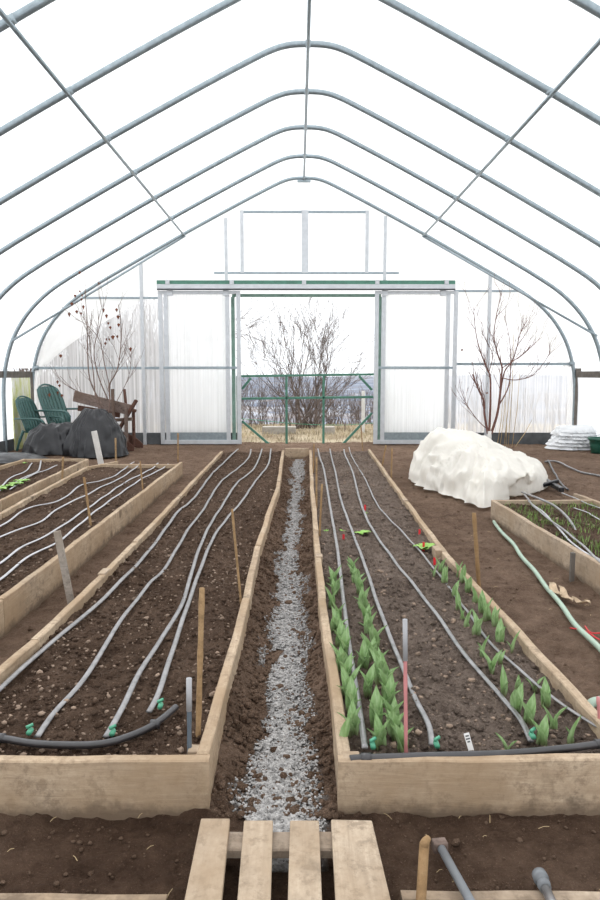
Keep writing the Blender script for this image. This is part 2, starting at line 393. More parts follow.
fattr(floor, 'gravel', np.where((np.abs(u) < 1) & (GY > 1.6) & (GY < 9.8), np.clip(gmask(GY, u)*5-.2, 0, .92), 0)); tag(floor, kind='structure')
# gravel scattered in trench
n = 60000
gy = RNG.uniform(0, 1, n)**1.5*8.1+1.72; xl = np.array([xat(B_R, y) for y in gy]); xr = np.array([xat(C_L, y) for y in gy])
uu = np.clip(RNG.normal(.06, .3, n), -.95, .95); keep = gmask(gy, uu) > RNG.uniform(-.08, .12, n)
gy, uu, xl, xr = gy[keep], uu[keep], xl[keep], xr[keep]; gx = (xl+xr)/2+uu*(xr-xl)/2*.95
gz = -.006+clod(gx, gy, 3)*.8+np.clip((np.abs(uu)-.3)/.6, 0, 1)**1.3*.075*np.clip((gy-1.8)/.5, 0, 1)+.004
gs = RNG.uniform(.0018, .0045, len(gx))*(1+gy*.04)
o = stones('gravel', np.stack([gx, gy, gz], -1), gs, M['stone'])
tag(o, 'pale grey gravel strip along the sunken path between the middle beds', 'gravel', None, 'stuff')
# clods over the open ground
n = 9000; gy = np.exp(RNG.uniform(np.log(1.2), np.log(11.6), n)); gx = RNG.uniform(-4.3, 4.5, n)
gs = RNG.gamma(1.6, .0021, n)+.0015
o = stones('soil_crumbs', np.stack([gx, gy, np.full(n, .0)+clod(gx, gy, 3)*.8-.006], -1), gs, M['soil_path'])
tag(o, 'loose brown soil crumbs strewn over the greenhouse floor', 'soil', None, 'stuff')
n = 9000; gy = 1.8+7.9*RNG.uniform(0, 1, n)**1.4; uu = RNG.uniform(-.97, .97, n); k_ = RNG.uniform(0, 1, n) < np.abs(uu)+.15; gy, uu = gy[k_], uu[k_]
xl = np.array([xat(B_R, y) for y in gy]); xr = np.array([xat(C_L, y) for y in gy]); gx = (xl+xr)/2+uu*(xr-xl)/2
gs = np.minimum(RNG.gamma(1.7, .0028, len(gx))+.002, .016); gz = -.004+clod(gx, gy, 3)*.8+np.clip((np.abs(uu)-.3)/.6, 0, 1)**1.3*.08*np.clip((gy-1.8)/.5, 0, 1)
o = stones('soil_clods', np.stack([gx, gy, gz], -1), gs, M['soil_path'], flat=.85); tag(o, 'brown soil clods crumbling down both banks of the sunken gravel path', 'soil', None, 'stuff')
# ---------------------------------------------------------------- raised beds
def board(name, p, q, z0, z1, th, m, parent, label=None, side=0):
    p = Vector(p); q = Vector(q); d = Vector((q.x-p.x, q.y-p.y, 0)); L = d.length; a = math.atan2(d.y, d.x)
    ns = max(2, int(L/.12)); vs = []; fs = []; sd = random.random()*50
    for i in range(ns+1):
        x = L*i/ns; w = (math.sin(x*3.1+sd)+.6*math.sin(x*8.3+sd*2))*.0022; zz = z1-z0
        top = z1+(q.z-p.z)*0+(math.sin(x*5+sd)+math.sin(x*17+sd))*.0018
        y0, y1 = -th/2+side*th/2+w, th/2+side*th/2+w; b = .004
        vs += [(x,y0,z0),(x,y0,top-b),(x,y0+b,top),(x,y1-b,top),(x,y1,top-b),(x,y1,z0)]
    for i in range(ns):
        for k in range(6):
            k2 = (k+1) % 6; fs.append((i*6+k, (i+1)*6+k, (i+1)*6+k2, i*6+k2))
    fs.append((0,1,2,3,4,5)); e = ns*6; fs.append((e+5,e+4,e+3,e+2,e+1,e))
    off = wloc(parent) if parent else Vector((0, 0, 0))
    me = bpy.data.meshes.new(name); me.from_pydata(vs, [], fs); me.update()
    o = link(name, me, m, parent, Vector((p.x, p.y, 0))-off, False); o.rotation_euler = (0, 0, a)
    if label: o['label'] = label
    return o
def chain(name, e, z1, th, m, parent, z0=-.03, brk=None):
    e = list(e); e.sort(key=lambda p: p.y)
    for a, b in zip(e, e[1:]):
        board(name, a, b, z0, z1, th, m, parent)
def bed(el, er, y0, y1, ztop, label, soilm, front=True, back=True, seed=0, n_clod=2500, wood=None, zs=None, lside=True):
    wood = wood or M['wood']; zs = zs or ztop-.04
    c = Vector(((xat(el, y0)+xat(er, y0))/2, y0, 0)); root = empty('raised_bed', c, label, 'raised bed', 'timber edged raised beds')
    if lside: chain('side_board', el, ztop, .035, wood, root)
    chain('side_board', er, ztop, .035, wood, root)
    if front: board('end_board', (xat(el, y0)-.02, y0-.017, 0), (xat(er, y0)+.02, y0-.017, 0), -.03, ztop+.002, .034, wood, root)
    if back: board('end_board', (xat(el, y1), y1+.01, 0), (xat(er, y1), y1+.01, 0), -.03, ztop, .035, wood, root)
    L = y1-y0; yr = np.geomspace(y0+.9, y1+.9-.01, int(min(640, L*75)))-.9
    a = np.array([xat(el, y) for y in yr])[:, None]; b = np.array([xat(er, y) for y in yr])[:, None]
    t = np.linspace(.004, .996, 190)[None]; X = a+(b-a)*t; Y = np.repeat(yr[:, None], 190, 1)
    Z = zs+clod(X, Y, seed)+.012*np.exp(-((t-.02)/.05)**2)*0
    grid_obj('soil', X, Y, Z, soilm, root)
    yy = y0+.03+RNG.uniform(0, 1, n_clod)**1.4*(L-.08); tt = RNG.uniform(.03, .97, n_clod)
    xx = np.array([xat(el, y)+(xat(er, y)-xat(el, y))*s for y, s in zip(yy, tt)])
    s = RNG.gamma(1.5, .0022, n_clod)+.0015; s = np.minimum(s, .016)
    o = stones('soil_crumb', np.stack([xx, yy, zs+clod(xx, yy, seed)+s*.25], -1), s, soilm, root); o['kind'] = 'stuff'
    dn = n_clod//4; ii = RNG.permutation(n_clod)[:dn]; jx = xx[ii]+.01; jy = yy[ii]+.01; s2 = np.minimum(RNG.gamma(1.4, .0021, dn)+.0016, .014)
    o = stones('dry_crumb', np.stack([jx, jy, zs+clod(jx, jy, seed)+s2*.2], -1), s2, M['dry_crumb'], root); o['kind'] = 'stuff'
    return root, (lambda x, y, off=0: Vector((x, y, float(zs+clod(x, y, seed)+off))))
bedB, SB = bed(B_L, B_R, 1.842, 9.75, ZT, 'long raised bed of bare soil left of the gravel path, four drip tapes', M['soil'], seed=21, n_clod=11000, back=False)
bedC, SC = bed(C_L, C_R, 1.842, 9.8, ZT, 'long raised bed with tulip rows right of the gravel path', M['soil_grey'], seed=31, n_clod=9000, back=False)
bedA, SA = bed(A_L, A_R, 2.35, 8.0, .165, 'raised bed of bare soil, second from the left side wall', M['soil'], front=False, seed=41, n_clod=5000)
bedZ, SZ = bed(Z_L, Z_R, 4.3, 8.65, .15, 'short raised bed with lettuce nearest the left side wall', M['soil'], front=False, seed=51, n_clod=1200)
bedD, SD = bed(D_L, D_R, 2.4, G(493, 500, .15).y-.01, .15, 'raised bed of thin green grass nearest the right side wall', M['soil'], front=False, seed=61, n_clod=1500, wood=M['wood_pale'])
# corner blocks, splice cleats on the beds
for (px, py, z, r, w) in ((104, 572, .15, bedB, .05), (319, 556, .15, bedC, .035), (437, 549, .15, bedC, .06), (405, 500, .15, bedC, .05), (216, 752, .15, bedB, .0)):
    if w:
        p = G(px, py, z); MB().box((p.x-.02, p.y-w, .04), (p.x+.02, p.y+w, .157)).build('cleat', M['wood_pale'], r, bevel=.003)
p = G(350, 766, .14); MB().box((p.x-.02, p.y+.02, .02), (p.x+.03, p.y+.06, .15)).build('corner_block', M['wood_pale'], bedC, bevel=.003)
p = G(198, 755, .14); MB().box((p.x-.03, p.y+.0, .02), (p.x+.02, p.y+.04, .15)).build('corner_block', M['wood_pale'], bedB, bevel=.003)
# board closing the far end of the path
e0, e1 = G(283, 449, .15), G(311, 449, .15)
o = board('path_end_board', (e0.x+.03, 9.93, 0), (e1.x-.03, 9.93, 0), -.03, .15, .06, M['wood'], None); tag(o, 'wooden board closing the far end of the gravel path', 'board')
# near bed edges at bottom of frame
o = board('near_bed_board', (-1.25, 1.50, 0), (-.30, 1.475, 0), -.05, .012, .035, M['wood'], None); tag(o, 'weathered board edge at the bottom, left of the wooden pallet', 'board')
o = board('near_bed_board', (.235, 1.475, 0), (1.25, 1.475, 0), -.05, .02, .035, M['wood_pale'], None); tag(o, 'weathered board edge at the bottom, right of the wooden pallet', 'board')
# ---------------------------------------------------------------- pallet
pr = empty('pallet', (-.03, 1.6, 0), 'old wooden pallet lying across the near end of the gravel path', 'pallet')
zp = .075
def slat(c4):
    q = [G(x, y, zp) for x, y in c4]; vs = []
    for dz in (0, -.02):
        for v in q: vs.append((v.x, v.y, v.z+dz))
    return MB().add(vs, [(0,1,2,3), (7,6,5,4), (0,4,5,1), (1,5,6,2), (2,6,7,3), (3,7,4,0)])
for c in ([(179, 925), (219, 925), (230, 818), (201, 818)], [(235, 925), (270, 925), (273, 820), (244, 820)],
          [(287, 925), (323, 925), (319, 820), (290, 820)], [(337, 925), (397, 925), (372, 820), (331, 819)]):
    q = slat(c).build('slat', M['pallet_slat'], pr, bevel=.003)
    q.rotation_euler = (0, 0, 0)
p0, p1 = G(226, 843, .045), G(335, 843, .045)
board('cross_board', (G(212, 838, .05).x, p0.y, 0), (G(362, 838, .05).x, p0.y, 0), .03, .054, .07, M['pallet'], pr)
board('cross_board', (G(200, 925, .05).x, G(300, 920, .05).y, 0), (G(370, 925, .05).x, G(300, 920, .05).y, 0), .03, .054, .07, M['pallet'], pr)
for px in (215, 258, 305, 350):
    q = G(px, 850, .03); MB().box((q.x-.025, q.y-.25, -.01), (q.x+.025, q.y+.02, .03)).build('bearer', M['pallet'], pr)
# ---------------------------------------------------------------- drip tapes
def tape(pts, z, label, group, m=None, w=.0105, name='drip_tape', flat=.45, surf=None):
    pp = [G(x, y, z) for x, y in pts]; path = smooth_path(pp, 10)
    rr = [w]*len(path)
    for p in path: p.z = z+.004*math.sin(p.y*3+p.x*9)+(.003*math.sin(p.y*11))
    o = MB().tube(path, rr, 8, flat).build(name, m or M['tape'], None, True); based(o, path[0]); tag(o, label, 'irrigation hose', group); return o
zt = .128
gB = 'drip tapes on the bare bed left of the path'; gC = 'drip tapes on the tulip bed'; gA = 'drip tapes on the second bed from the left wall'
sB = ['leftmost', 'second from left', 'third from left', 'rightmost']
for i, pts in enumerate(([(-30, 712), (0, 688), (49, 643), (95, 607), (145, 555), (178, 512), (192, 500), (214, 472), (238, 449)],
                         [(37, 736), (55, 710), (87, 676), (115, 630), (148, 585), (165, 567), (190, 527), (201, 513), (221, 482), (247, 460), (251, 449)],
                         [(106, 738), (124, 705), (139, 675), (160, 640), (182, 603), (197, 555), (210, 525), (221, 507), (238, 482), (255, 467), (262, 449)],
                         [(149, 712), (160, 690), (171, 655), (184, 615), (200, 570), (215, 535), (231, 513), (243, 500), (256, 480), (268, 465), (271, 449)])):
    tape(pts, zt, 'drip tape on the bare bed beside the path, %s of four' % sB[i], gB, M['tape'], .0105 if i else .012)
for i, pts in enumerate(([(365, 750), (358, 700), (350, 650), (343, 595), (336, 540), (329, 500), (324, 470), (320, 458), (318, 449)],
                         [(432, 746), (428, 722), (412, 690), (396, 650), (378, 605), (363, 560), (352, 530), (341, 500), (336, 475), (331, 455), (330, 449)],
                         [(531, 741), (520, 718), (500, 695), (470, 662), (440, 620), (418, 590), (396, 562), (370, 525), (360, 500), (352, 470), (345, 455), (344, 449)],
                         [(606, 733), (560, 703), (525, 676), (488, 640), (465, 608), (440, 575), (417, 548), (400, 530), (378, 505), (363, 475), (352, 457), (349, 447)])):
    tape(pts, .15 if i == 0 else zt, 'grey drip tape running the tulip bed, %s of four' % sB[i], gC, M['tape'], .0095 if i < 3 else .007)
for i, pts in enumerate(([(-60, 560), (0, 527), (30, 507), (60, 500), (82, 485), (100, 481), (115, 475), (128, 466), (134, 462)],
                         [(-60, 562), (0, 537), (40, 521), (60, 507), (85, 496), (105, 485), (120, 478), (138, 466), (140, 462)],
                         [(-60, 603), (0, 563), (25, 545), (55, 530), (90, 507), (105, 496), (125, 482), (150, 470), (158, 463)],
                         [(-40, 600), (0, 580), (25, 558), (60, 540), (95, 512), (120, 493), (140, 480), (158, 471), (168, 464)])):
    tape(pts, .145, 'drip tape on second bed from the left wall, %s of four' % sB[i], gA, M['tape_pale'], .009)
for i, pts in enumerate(([(-25, 500), (0, 487), (12, 477), (25, 472), (32, 463)], [(-20, 500), (10, 486), (25, 477), (38, 471), (41, 460)], [(10, 490), (28, 477), (45, 470), (57, 465)])):
    tape(pts, .13, 'pale drip tape on the lettuce bed by the left wall, %s of its three' % ['left', 'middle', 'right'][i], 'drip tapes on the lettuce bed', M['tape_pale'], .009)
tape([(524, 493), (535, 508), (552, 521), (575, 538), (600, 562), (640, 590)], .15, 'grey drip tape lying along the left side of the grass bed', 'hoses on the grass bed', M['tape'], .009)
tape([(527, 500), (548, 517), (578, 548), (600, 560), (650, 588)], .14, 'grey drip tape in the grass bed crossing under the arched hose', 'hoses on the grass bed', M['tape_pale'], .008)
tape([(562, 493), (585, 503), (600, 508), (650, 528)], .14, 'grey drip tape at the back right of the grass bed', 'hoses on the grass bed', M['tape'], .009)
tape([(574, 507), (587, 512), (600, 519), (660, 545)], .135, 'thin pale drip tape in the middle of the grass bed', 'hoses on the grass bed', M['tape_pale'], .006)
# arched hose
pp = [G(522, 492, .17), G(535, 497, .2)+Vector((0, 0, 0)), P(553, 505, 5.4), P(567, 517, 5.0), P(576, 532, 4.75), P(576, 545, 4.6), G(573, 554, .13)]
o = MB().tube(smooth_path(pp, 8), .009, 8).build('arched_hose', M['tape'], None, True); based(o, pp[0]); tag(o, 'thin grey hose arching up over the grass bed', 'irrigation hose', 'hoses on the grass bed')
# hoses on ground at right
tape([(545, 462), (556, 461), (575, 470), (600, 476), (650, 486)], .012, 'dark hose snaking on the soil behind the grass bed', None, M['tape'], .012, 'garden_hose', 1)
tape([(548, 460), (553, 470), (560, 482), (568, 490)], .012, 'short dark hose bend behind the grass bed, beside the white cover', None, M['pipe'], .012, 'garden_hose', 1)
tape([(494, 521), (500, 530), (511, 541), (521, 556), (536, 573), (551, 592), (563, 607), (578, 628), (600, 650), (640, 690), (700, 745), (800, 800)], .014,
     'pale green garden hose along the right soil path', None, M['hose'], .013, 'garden_hose', 1)
pp = [G(640, 700, .02), G(606, 700, .03), G(592, 703, .05), G(589, 711, .03), G(590, 716, .02)]
o = MB().tube(smooth_path(pp, 8), .016, 10).build('hose_loop', M['hose'], None, True); based(o, pp[0]); tag(o, 'pale green hose loop beyond the tulip bed edge, lower right', 'irrigation hose')
# header pipes
def header(pts, z, label, valves, r=.0105):
    pp = [G(x, y, z) for x, y in pts]; root = empty('header_pipe', pp[0], label, 'water pipe', 'black header pipes')
    MB().tube(smooth_path(pp, 10), r, 12).build('pipe', M['pipe'], root, True)
    for px, py in valves:
        q = G(px, py, z); b = MB()
        b.tube([q+Vector((0, -.004, .004)), q+Vector((0, .018, .004))], .008, 10).tube([q+Vector((0, .008, .0)), q+Vector((0, .008, .018))], .004, 8)
        b.bar(q+Vector((-.008, .0, .02)), q+Vector((.009, .012, .024)), .006, .008)
        b.build('valve', M['valve'], root, True)
    for px, py in (pts[1], pts[-2]):
        q = G(px, py, z); MB().tube([q+Vector((-.014, 0, 0)), q+Vector((.014, 0, 0))], r*1.3, 12).build('coupling', M['pipe'], root, True)
    return root
header([(-60, 730), (0, 738), (30, 743), (62, 745), (100, 744), (130, 736), (155, 724), (176, 707)], .135, 'black header pipe curving across the front of the bare bed', [(29, 734), (112, 735), (160, 708)])
header([(350, 759), (366, 758), (430, 756), (500, 754), (560, 749), (600, 744), (640, 738)], .148, 'straight black header pipe along the front of the tulip bed', [(373, 748), (437, 747), (533, 738)])
# ---------------------------------------------------------------- stakes
def stake(base, top, z, r, m, label, flat=False, extra=None, cat='stake', name='wooden_stake', sink=.06):
    b = G(base[0], base[1], z); t = P(top[0], top[1], b.y+.0)
    d = (t-b).normalized(); b2 = b-d*sink
    root = None
    mb = MB()
    if flat: mb.bar(b2, t, r*2.2, r*.9, (0, 1, 0))
    else:
        n = 10; pts = [b2+(t-b2)*i/n for i in range(n+1)]; rr = [r*(1+.10*math.sin(i*2.3)) for i in range(n+1)]; mb.tube(pts, rr, 8)
    o = mb.build(name, m, None, not flat, .002 if flat else 0)
    if extra:   # sleeve/upper part of another colour
        root = empty(name, b, label, cat); 
        o.name = 'rod'; off = wloc(root); o.parent = root; o.location = -off
        k, em, nm = extra; q = b2+(t-b2)*k
        MB().tube([q, t+d*.002], r*1.25, 10).build(nm, em, root, True); return root
    based(o, b2); tag(o, label, cat); return o
bm = M['bamboo']
stake((198, 741), (202, 588), .11, .0085, bm, 'tall tan cane stake at the front right corner of the bare bed')
stake((189.5, 757), (189, 679), .12, .0065, M['blue_rod'], 'short blue-grey rod with a paler top beside the tall cane stake', extra=(.68, M['grey_rod'], 'sleeve'), cat='rod', name='marker_rod')
stake((241, 603), (232, 509), .11, .006, bm, 'thin leaning cane stake midway along the bare bed by the path')
stake((72, 607), (57, 531), .0, .0165, M['grey_stake'], 'thick grey wooden stake leaning between the two left beds', flat=True)
stake((91, 527), (84, 477), .12, .009, bm, 'tan stake in the middle of the second bed from the left wall')
stake((143, 491), (140, 461), .12, .008, bm, 'small thin stake on the path side of the second bed from the left wall')
stake((62, 490), (63, 457), .02, .011, bm, 'tan stake beside the right board of the lettuce bed')
stake((116, 462), (115.5, 438), .05, .012, bm, 'tan stake behind the second left bed, below the brown wooden chair')
stake((178, 458), (178, 433), .05, .011, bm, 'short tan stake in front of the left sliding door')
stake((316.5, 508), (316.5, 457), .11, .008, bm, 'upright tan stake at the far left edge of the tulip bed')
stake((313.5, 472), (314, 444), .11, .009, bm, 'farthest tan stake on the left board of the tulip bed')
stake((319.5, 537), (322, 484), .11, .007, bm, 'thin tan stake nearest the camera on the left edge of the tulip bed')
stake((382, 467), (386, 445), .1, .009, bm, 'leaning tan stake at the far right corner of the tulip bed')
stake((391, 486), (392, 448), .01, .009, bm, 'upright tan stake just outside the far right of the tulip bed')
stake((363, 455), (361, 425), .0, .008, bm, 'thin tan stick in front of the green gate')
stake((479, 587), (474, 513), .0, .012, M['bamboo'], 'brown wooden stake on the right soil path beside the tulip bed')
stake((406, 753), (405, 620), .12, .0055, M['pink'], 'pink rod with a grey top standing among the front tulips', extra=(.74, M['grey_rod'], 'sleeve'), cat='rod', name='marker_rod')
stake((600.5, 728), (598, 697), .12, .006, M['pink'], 'short pink rod at the right end of the front tulip board', cat='rod', name='marker_rod')
b = G(572, 576, .02); MB()
o = MB().box((b.x-.012, b.y-.01, -.02), (b.x+.012, b.y+.014, .16)).build('metal_bracket', M['hip'], None, False, .002); based(o, (b.x, b.y, -.02)); tag(o, 'dark upright bracket against the outer board of the grass bed', 'bracket')
# hooked stake, capped pipe and hose connector at the bottom of the picture
b = Vector((.262, 1.40, -.03)); t = P(424, 850, 1.50)
pts = smooth_path([b, b.lerp(t, .6), t, t+Vector((.003, .002, .018)), t+Vector((.012, .003, .03))], 5)
o = MB().tube(pts, [.0115]*(len(pts)-7)+[.011, .0105, .01, .009, .008, .007, .005], 10).build('hooked_stake', M['bamboo'], None, True); based(o, b); tag(o, 'tan stick with a hooked tip standing right of the pallet', 'stake')
root = empty('capped_pipe', G(472, 905, .0), 'grey pipe with a square cap lying right of the hooked stick', 'pipe')
a, b = G(440, 846, .03), G(478, 915, .05)
MB().tube([a, b], .0105, 12).build('pipe', M['dark_rod'], root, True)
MB().bar(a-(b-a).normalized()*.016, a+(b-a).normalized()*.012, .036, .026).build('cap', M['dark_wood2'], root, False, .003)
root = empty('hose_end', G(555, 905, .0), 'grey hose with a ribbed screw connector lying at the bottom right', 'irrigation hose')
a, b = G(539, 874, .03), G(562, 925, .04); d = (b-a).normalized()
MB().tube([a, a+d*.02, a+d*.021, a+d*.035], [.017, .018, .013, .013], 14).tube([a+d*.035, a+d*.036, a+d*.05], [.015, .016, .014], 14).build('connector', M['dark_rod'], root, True)
MB().tube([a+d*.05, b], .011, 10).build('hose', M['tape'], root, True)
# ---------------------------------------------------------------- plant tags
for px, py, h, lb in ((365, 511, .05, 'red plant tag farthest along the tulip bed, beside the third tape'), (343.5, 541, .045, 'red plant tag in the tulip bed between the first and second tapes'),
                  (419.5, 535, .04, 'red plant tag upright behind the pale lettuce in the tulip bed'), (423.5, 550, .05, 'red plant tag touching the pale lettuce in the tulip bed'),
                  (434.5, 565, .045, 'red plant tag at the far end of the right tulip rows')):
    q = G(px, py, .11); o = MB().box((q.x-.007, q.y-.001, .09), (q.x+.007, q.y+.001, .11+h)).build('plant_tag', M['red']); based(o, (q.x, q.y, .09)); tag(o, lb, 'plant tag', 'red plant tags')
q = G(472, 753, .11); root = empty('plant_tag', q, 'white printed plant tag leaning at the front of the tulip bed', 'plant tag')
o = MB().box((-.008, -.001, -.02), (.008, .001, .055)).build('tag_strip', M['white_tag']); o.parent = root; o.rotation_euler = (-.45, -.25, 0)
o2 = MB()
for zz, w in ((.045, .005), (.037, .006), (.029, .004)): o2.box((-w, -.0018, zz), (w, -.001, zz+.004))
o2 = o2.build('print_mark', M['dark_base']); o2.parent = o; 
# ---------------------------------------------------------------- tulips
def leaf_mesh(h, w, bend, cup, seed):
    r = random.Random(seed); vs = []; fs = []; n = 9; mcols = 5
    tw = r.uniform(-.5, .5)
    for i in range(n):
        t = i/(n-1); ww = w*(math.sin(math.pi*min(1, t*.80+.14))**.75)*(1-t**7); ww = max(ww, .0004)
        y = bend*t*t*h; z = h*(t-.18*bend*t*t*t)
        for k in range(mcols):
            s = (k/(mcols-1))*2-1; a = tw*t
            x_ = s*ww; y_ = y+cup*abs(s)**1.6*ww*-1.1*(1-.5*t)+.0015*math.sin(t*9+s*3)
            vs.append((x_*math.cos(a)-y_*math.sin(a)*.3, y_+x_*math.sin(a)*.4, z))
    for i in range(n-1):
        for k in range(mcols-1): fs.append((i*mcols+k, i*mcols+k+1, (i+1)*mcols+k+1, (i+1)*mcols+k))
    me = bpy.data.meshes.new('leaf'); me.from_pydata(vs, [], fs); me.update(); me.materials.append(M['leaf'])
    me.polygons.foreach_set('use_smooth', [True]*len(me.polygons)); return me
LEAVES = [leaf_mesh(.14*r_, w_, b_, c_, i) for i, (r_, w_, b_, c_) in enumerate(((1, .022, .18, .8), (.92, .02, .3, .9), (.75, .018, .5, .8), (1.0, .017, .12, 1), (.6, .013, .3, .9), (.82, .024, .25, .8)))]
def tulip(kind, seed):
    r = random.Random(seed); root = empty('tulip', (0, 0, 0)); k0 = r.uniform(0, 6.28)
    spec = {'full': [(0, 0), (1, 2.1), (2, 4.0), (5, 5.2), (4, 1.0)], 'mid': [(0, 0), (1, 2.6), (4, 4.4)], 'slim': [(3, 0), (4, 3.0)], 'bud': [(4, 0), (4, 3.1)]}[kind]
    for li, a in spec:
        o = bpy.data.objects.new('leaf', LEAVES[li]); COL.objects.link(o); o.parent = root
        a = a+k0+r.uniform(-.3, .3); o.rotation_euler = (r.uniform(-.16, .06), r.uniform(-.1, .1), a); o.location = (-math.sin(a)*-.004, math.cos(a)*.004, -.012)
        s = r.uniform(.88, 1.1); o.scale = (s, s, s)
    return root
protos = {}
def put_tulip(kind, px, py, s, label, group, S):
    ky = (kind, random.randrange(4)); g = G(px, py, .11)
    if ky not in protos: o = protos[ky] = tulip(kind, hash(ky[1])+len(kind)*10)
    else: o = copy_tree(protos[ky])
    z = S(g.x, g.y).z; o.location = (g.x, g.y, z); o.rotation_euler = (0, 0, random.uniform(-.5, .5)+random.choice((0, 2.1, 4.2))); o.scale = (s, s, s)
    tag(o, label, 'tulip', group)
L1 = [(350, 748), (358, 738), (356, 717), (353, 700), (351, 684), (346, 672), (348, 659), (344, 646), (340, 632), (341, 618), (334, 607), (337, 596), (336, 584)]
L2 = [(374, 749), (396, 751), (389, 739), (371, 730), (388, 727), (384, 713), (364, 702), (381, 700), (378, 686), (374, 673), (360, 668), (367, 660), (371, 648), (366, 634), (363, 622), (361, 608), (357, 595), (354, 584), (351, 574)]
for i, (x, y) in enumerate(L1): put_tulip('full' if i else 'slim', x-(y-540)*.022-1, y, .80+.12*random.random(), 'young leafy tulip left of the first drip tape, %s from the front board' % ORD[i], 'tulips left of the first tape', SC)
for i, (x, y) in enumerate(L2): put_tulip('full', x+(y-540)*.02+1, y, .84+.14*random.random(), 'young leafy tulip just right of the first drip tape, %s from the front board' % ORD[i], 'tulips right of the first tape', SC)
R1 = [(541, 746, 'mid', .75), (507, 752, 'bud', .8), (528, 724, 'mid', .8), (517, 712, 'mid', .75), (503, 696, 'slim', .75), (492, 674, 'mid', .8), (500, 666, 'bud', .8), (483, 658, 'slim', .75), (476, 638, 'mid', .85),
      (467, 628, 'slim', .7), (462, 622, 'slim', .7), (458, 610, 'slim', .7), (455, 598, 'mid', .65), (445, 586, 'mid', .75), (434, 577, 'slim', .7), (441, 573, 'mid', .75)]
R2 = [(571, 745, 'slim', .72), (553, 730, 'mid', .72), (545, 708, 'mid', .8), (518, 692, 'bud', .7), (535, 690, 'bud', .8), (512, 652, 'slim', .7), (500, 644, 'mid', .8), (495, 630, 'mid', .8), (487, 624, 'mid', .8),
      (482, 614, 'mid', .8), (475, 605, 'slim', .75), (468, 594, 'mid', .8), (462, 584, 'slim', .8), (459, 577, 'mid', .7)]
R1.sort(key=lambda a: -a[1]); R2.sort(key=lambda a: -a[1])
for i, (x, y, k, s) in enumerate(R1): put_tulip(k, x, y, s*1.05, 'small tulip shoot left of the fourth drip tape, %s from the front board' % ORD[i], 'tulip shoots left of the fourth tape', SC)
for i, (x, y, k, s) in enumerate(R2): put_tulip(k, x, y, s*1.05, 'small tulip shoot by the right board of the tulip bed, %s from the front' % ORD[i], 'tulip shoots by the right board', SC)
# lettuces
def lettuce(px, py, s, z, label, n=9):
    g = G(px, py, z); mb = MB(); r = random.Random(px)
    for k in range(n):
        a = k*2.4; l = s*r.uniform(.6, 1); w = l*.35; c, s_ = math.cos(a), math.sin(a)
        rows_ = []
        for i in range(5):
            t = i/4; ww = w*math.sin(math.pi*(t*.8+.15)); z_ = l*(.9*t-.6*t*t); y_ = l*t
            for q in (-1, 0, 1): rows_.append((g.x+c*y_-s_*ww*q, g.y+s_*y_+c*ww*q, g.z+z_+abs(q)*.2*ww+.004*r.random()))
        mb.add(rows_, [(i*3+k2, i*3+k2+1, i*3+k2+4, i*3+k2+3) for i in range(4) for k2 in range(2)])
    o = mb.build('lettuce', M['lettuce'], None, True); based(o, g); tag(o, label, 'lettuce', 'small lettuce plants')
lettuce(361, 535, .07, .11, 'small bright green seedling between the tapes of the tulip bed', 6)
lettuce(425, 550, .09, .11, 'flat pale green lettuce beside two red tags')
lettuce(326, 532, .04, .11, 'tiny green seedling by the left board of the tulip bed', 4)
lettuce(343, 532, .035, .11, 'tiny green seedling behind the red tag in the tulip bed', 3)
lettuce(367, 514, .035, .11, 'tiny yellowish seedling below the farthest red tag', 3)
for i, (px, py) in enumerate(((1, 491), (8, 488), (15, 486), (22, 483))): lettuce(px, py, .085, .12, 'bright green lettuce on the bed by the left wall, %s toward the back' % ORD[i])
lettuce(25, 464, .05, .12, 'small reddish-green lettuce at the back of the bed by the left wall', 5)
# grass in right bed (stuff)
def blades(name, n, fx, hmin, hmax, w, m, label, cat, parent=None):
    vs = np.zeros((n, 5, 3)); 
    pos = fx(n); a = RNG.uniform(0, 6.28, n); h = RNG.uniform(hmin, hmax, n); lean = RNG.uniform(.1, .7, n)*h
    c, s = np.cos(a), np.sin(a); ww = w*RNG.uniform(.6, 1.3, n)
    for k, (t, wd) in enumerate(((0, 1), (0, -1), (.6, .8), (.6, -.8), (1, 0))):
        vs[:, k, 0] = pos[:, 0]+c*lean*t*t-s*ww*wd; vs[:, k, 1] = pos[:, 1]+s*lean*t*t+c*ww*wd; vs[:, k, 2] = pos[:, 2]+h*t*(1-.2*t)
    f = np.array([(0, 1, 3, 2), (2, 3, 4, 4)])
    tri = np.array([(0, 1, 3), (0, 3, 2), (2, 3, 4)]); F_ = (tri[None]+(np.arange(n)*5)[:, None, None]).reshape(-1, 3)
    o = link(name, raw_mesh(name, vs.reshape(-1, 3), F_), m, parent); tag(o, label, cat, None, 'stuff'); return o
def f_d(n):
    y = RNG.uniform(2.5, 5.7, n); t = RNG.uniform(.04, .97, n); x = np.array([xat(D_L, b)+(xat(D_R, b)-xat(D_L, b))*a for a, b in zip(t, y)])
    k = vnoise(x*5, y*5, 3)+.25*(y-4.3)/1.6 > .5; x, y = x[k], y[k]; m_ = len(x)
    r = np.zeros((n, 3)); idx = np.arange(n) % m_; r[:, 0] = x[idx]+RNG.normal(0, .01, n); r[:, 1] = y[idx]+RNG.normal(0, .01, n); r[:, 2] = .105; return r
blades('grass', 1900, f_d, .03, .085, .0022, M['grass'], 'thin green grass growing in the right raised bed', 'grass')
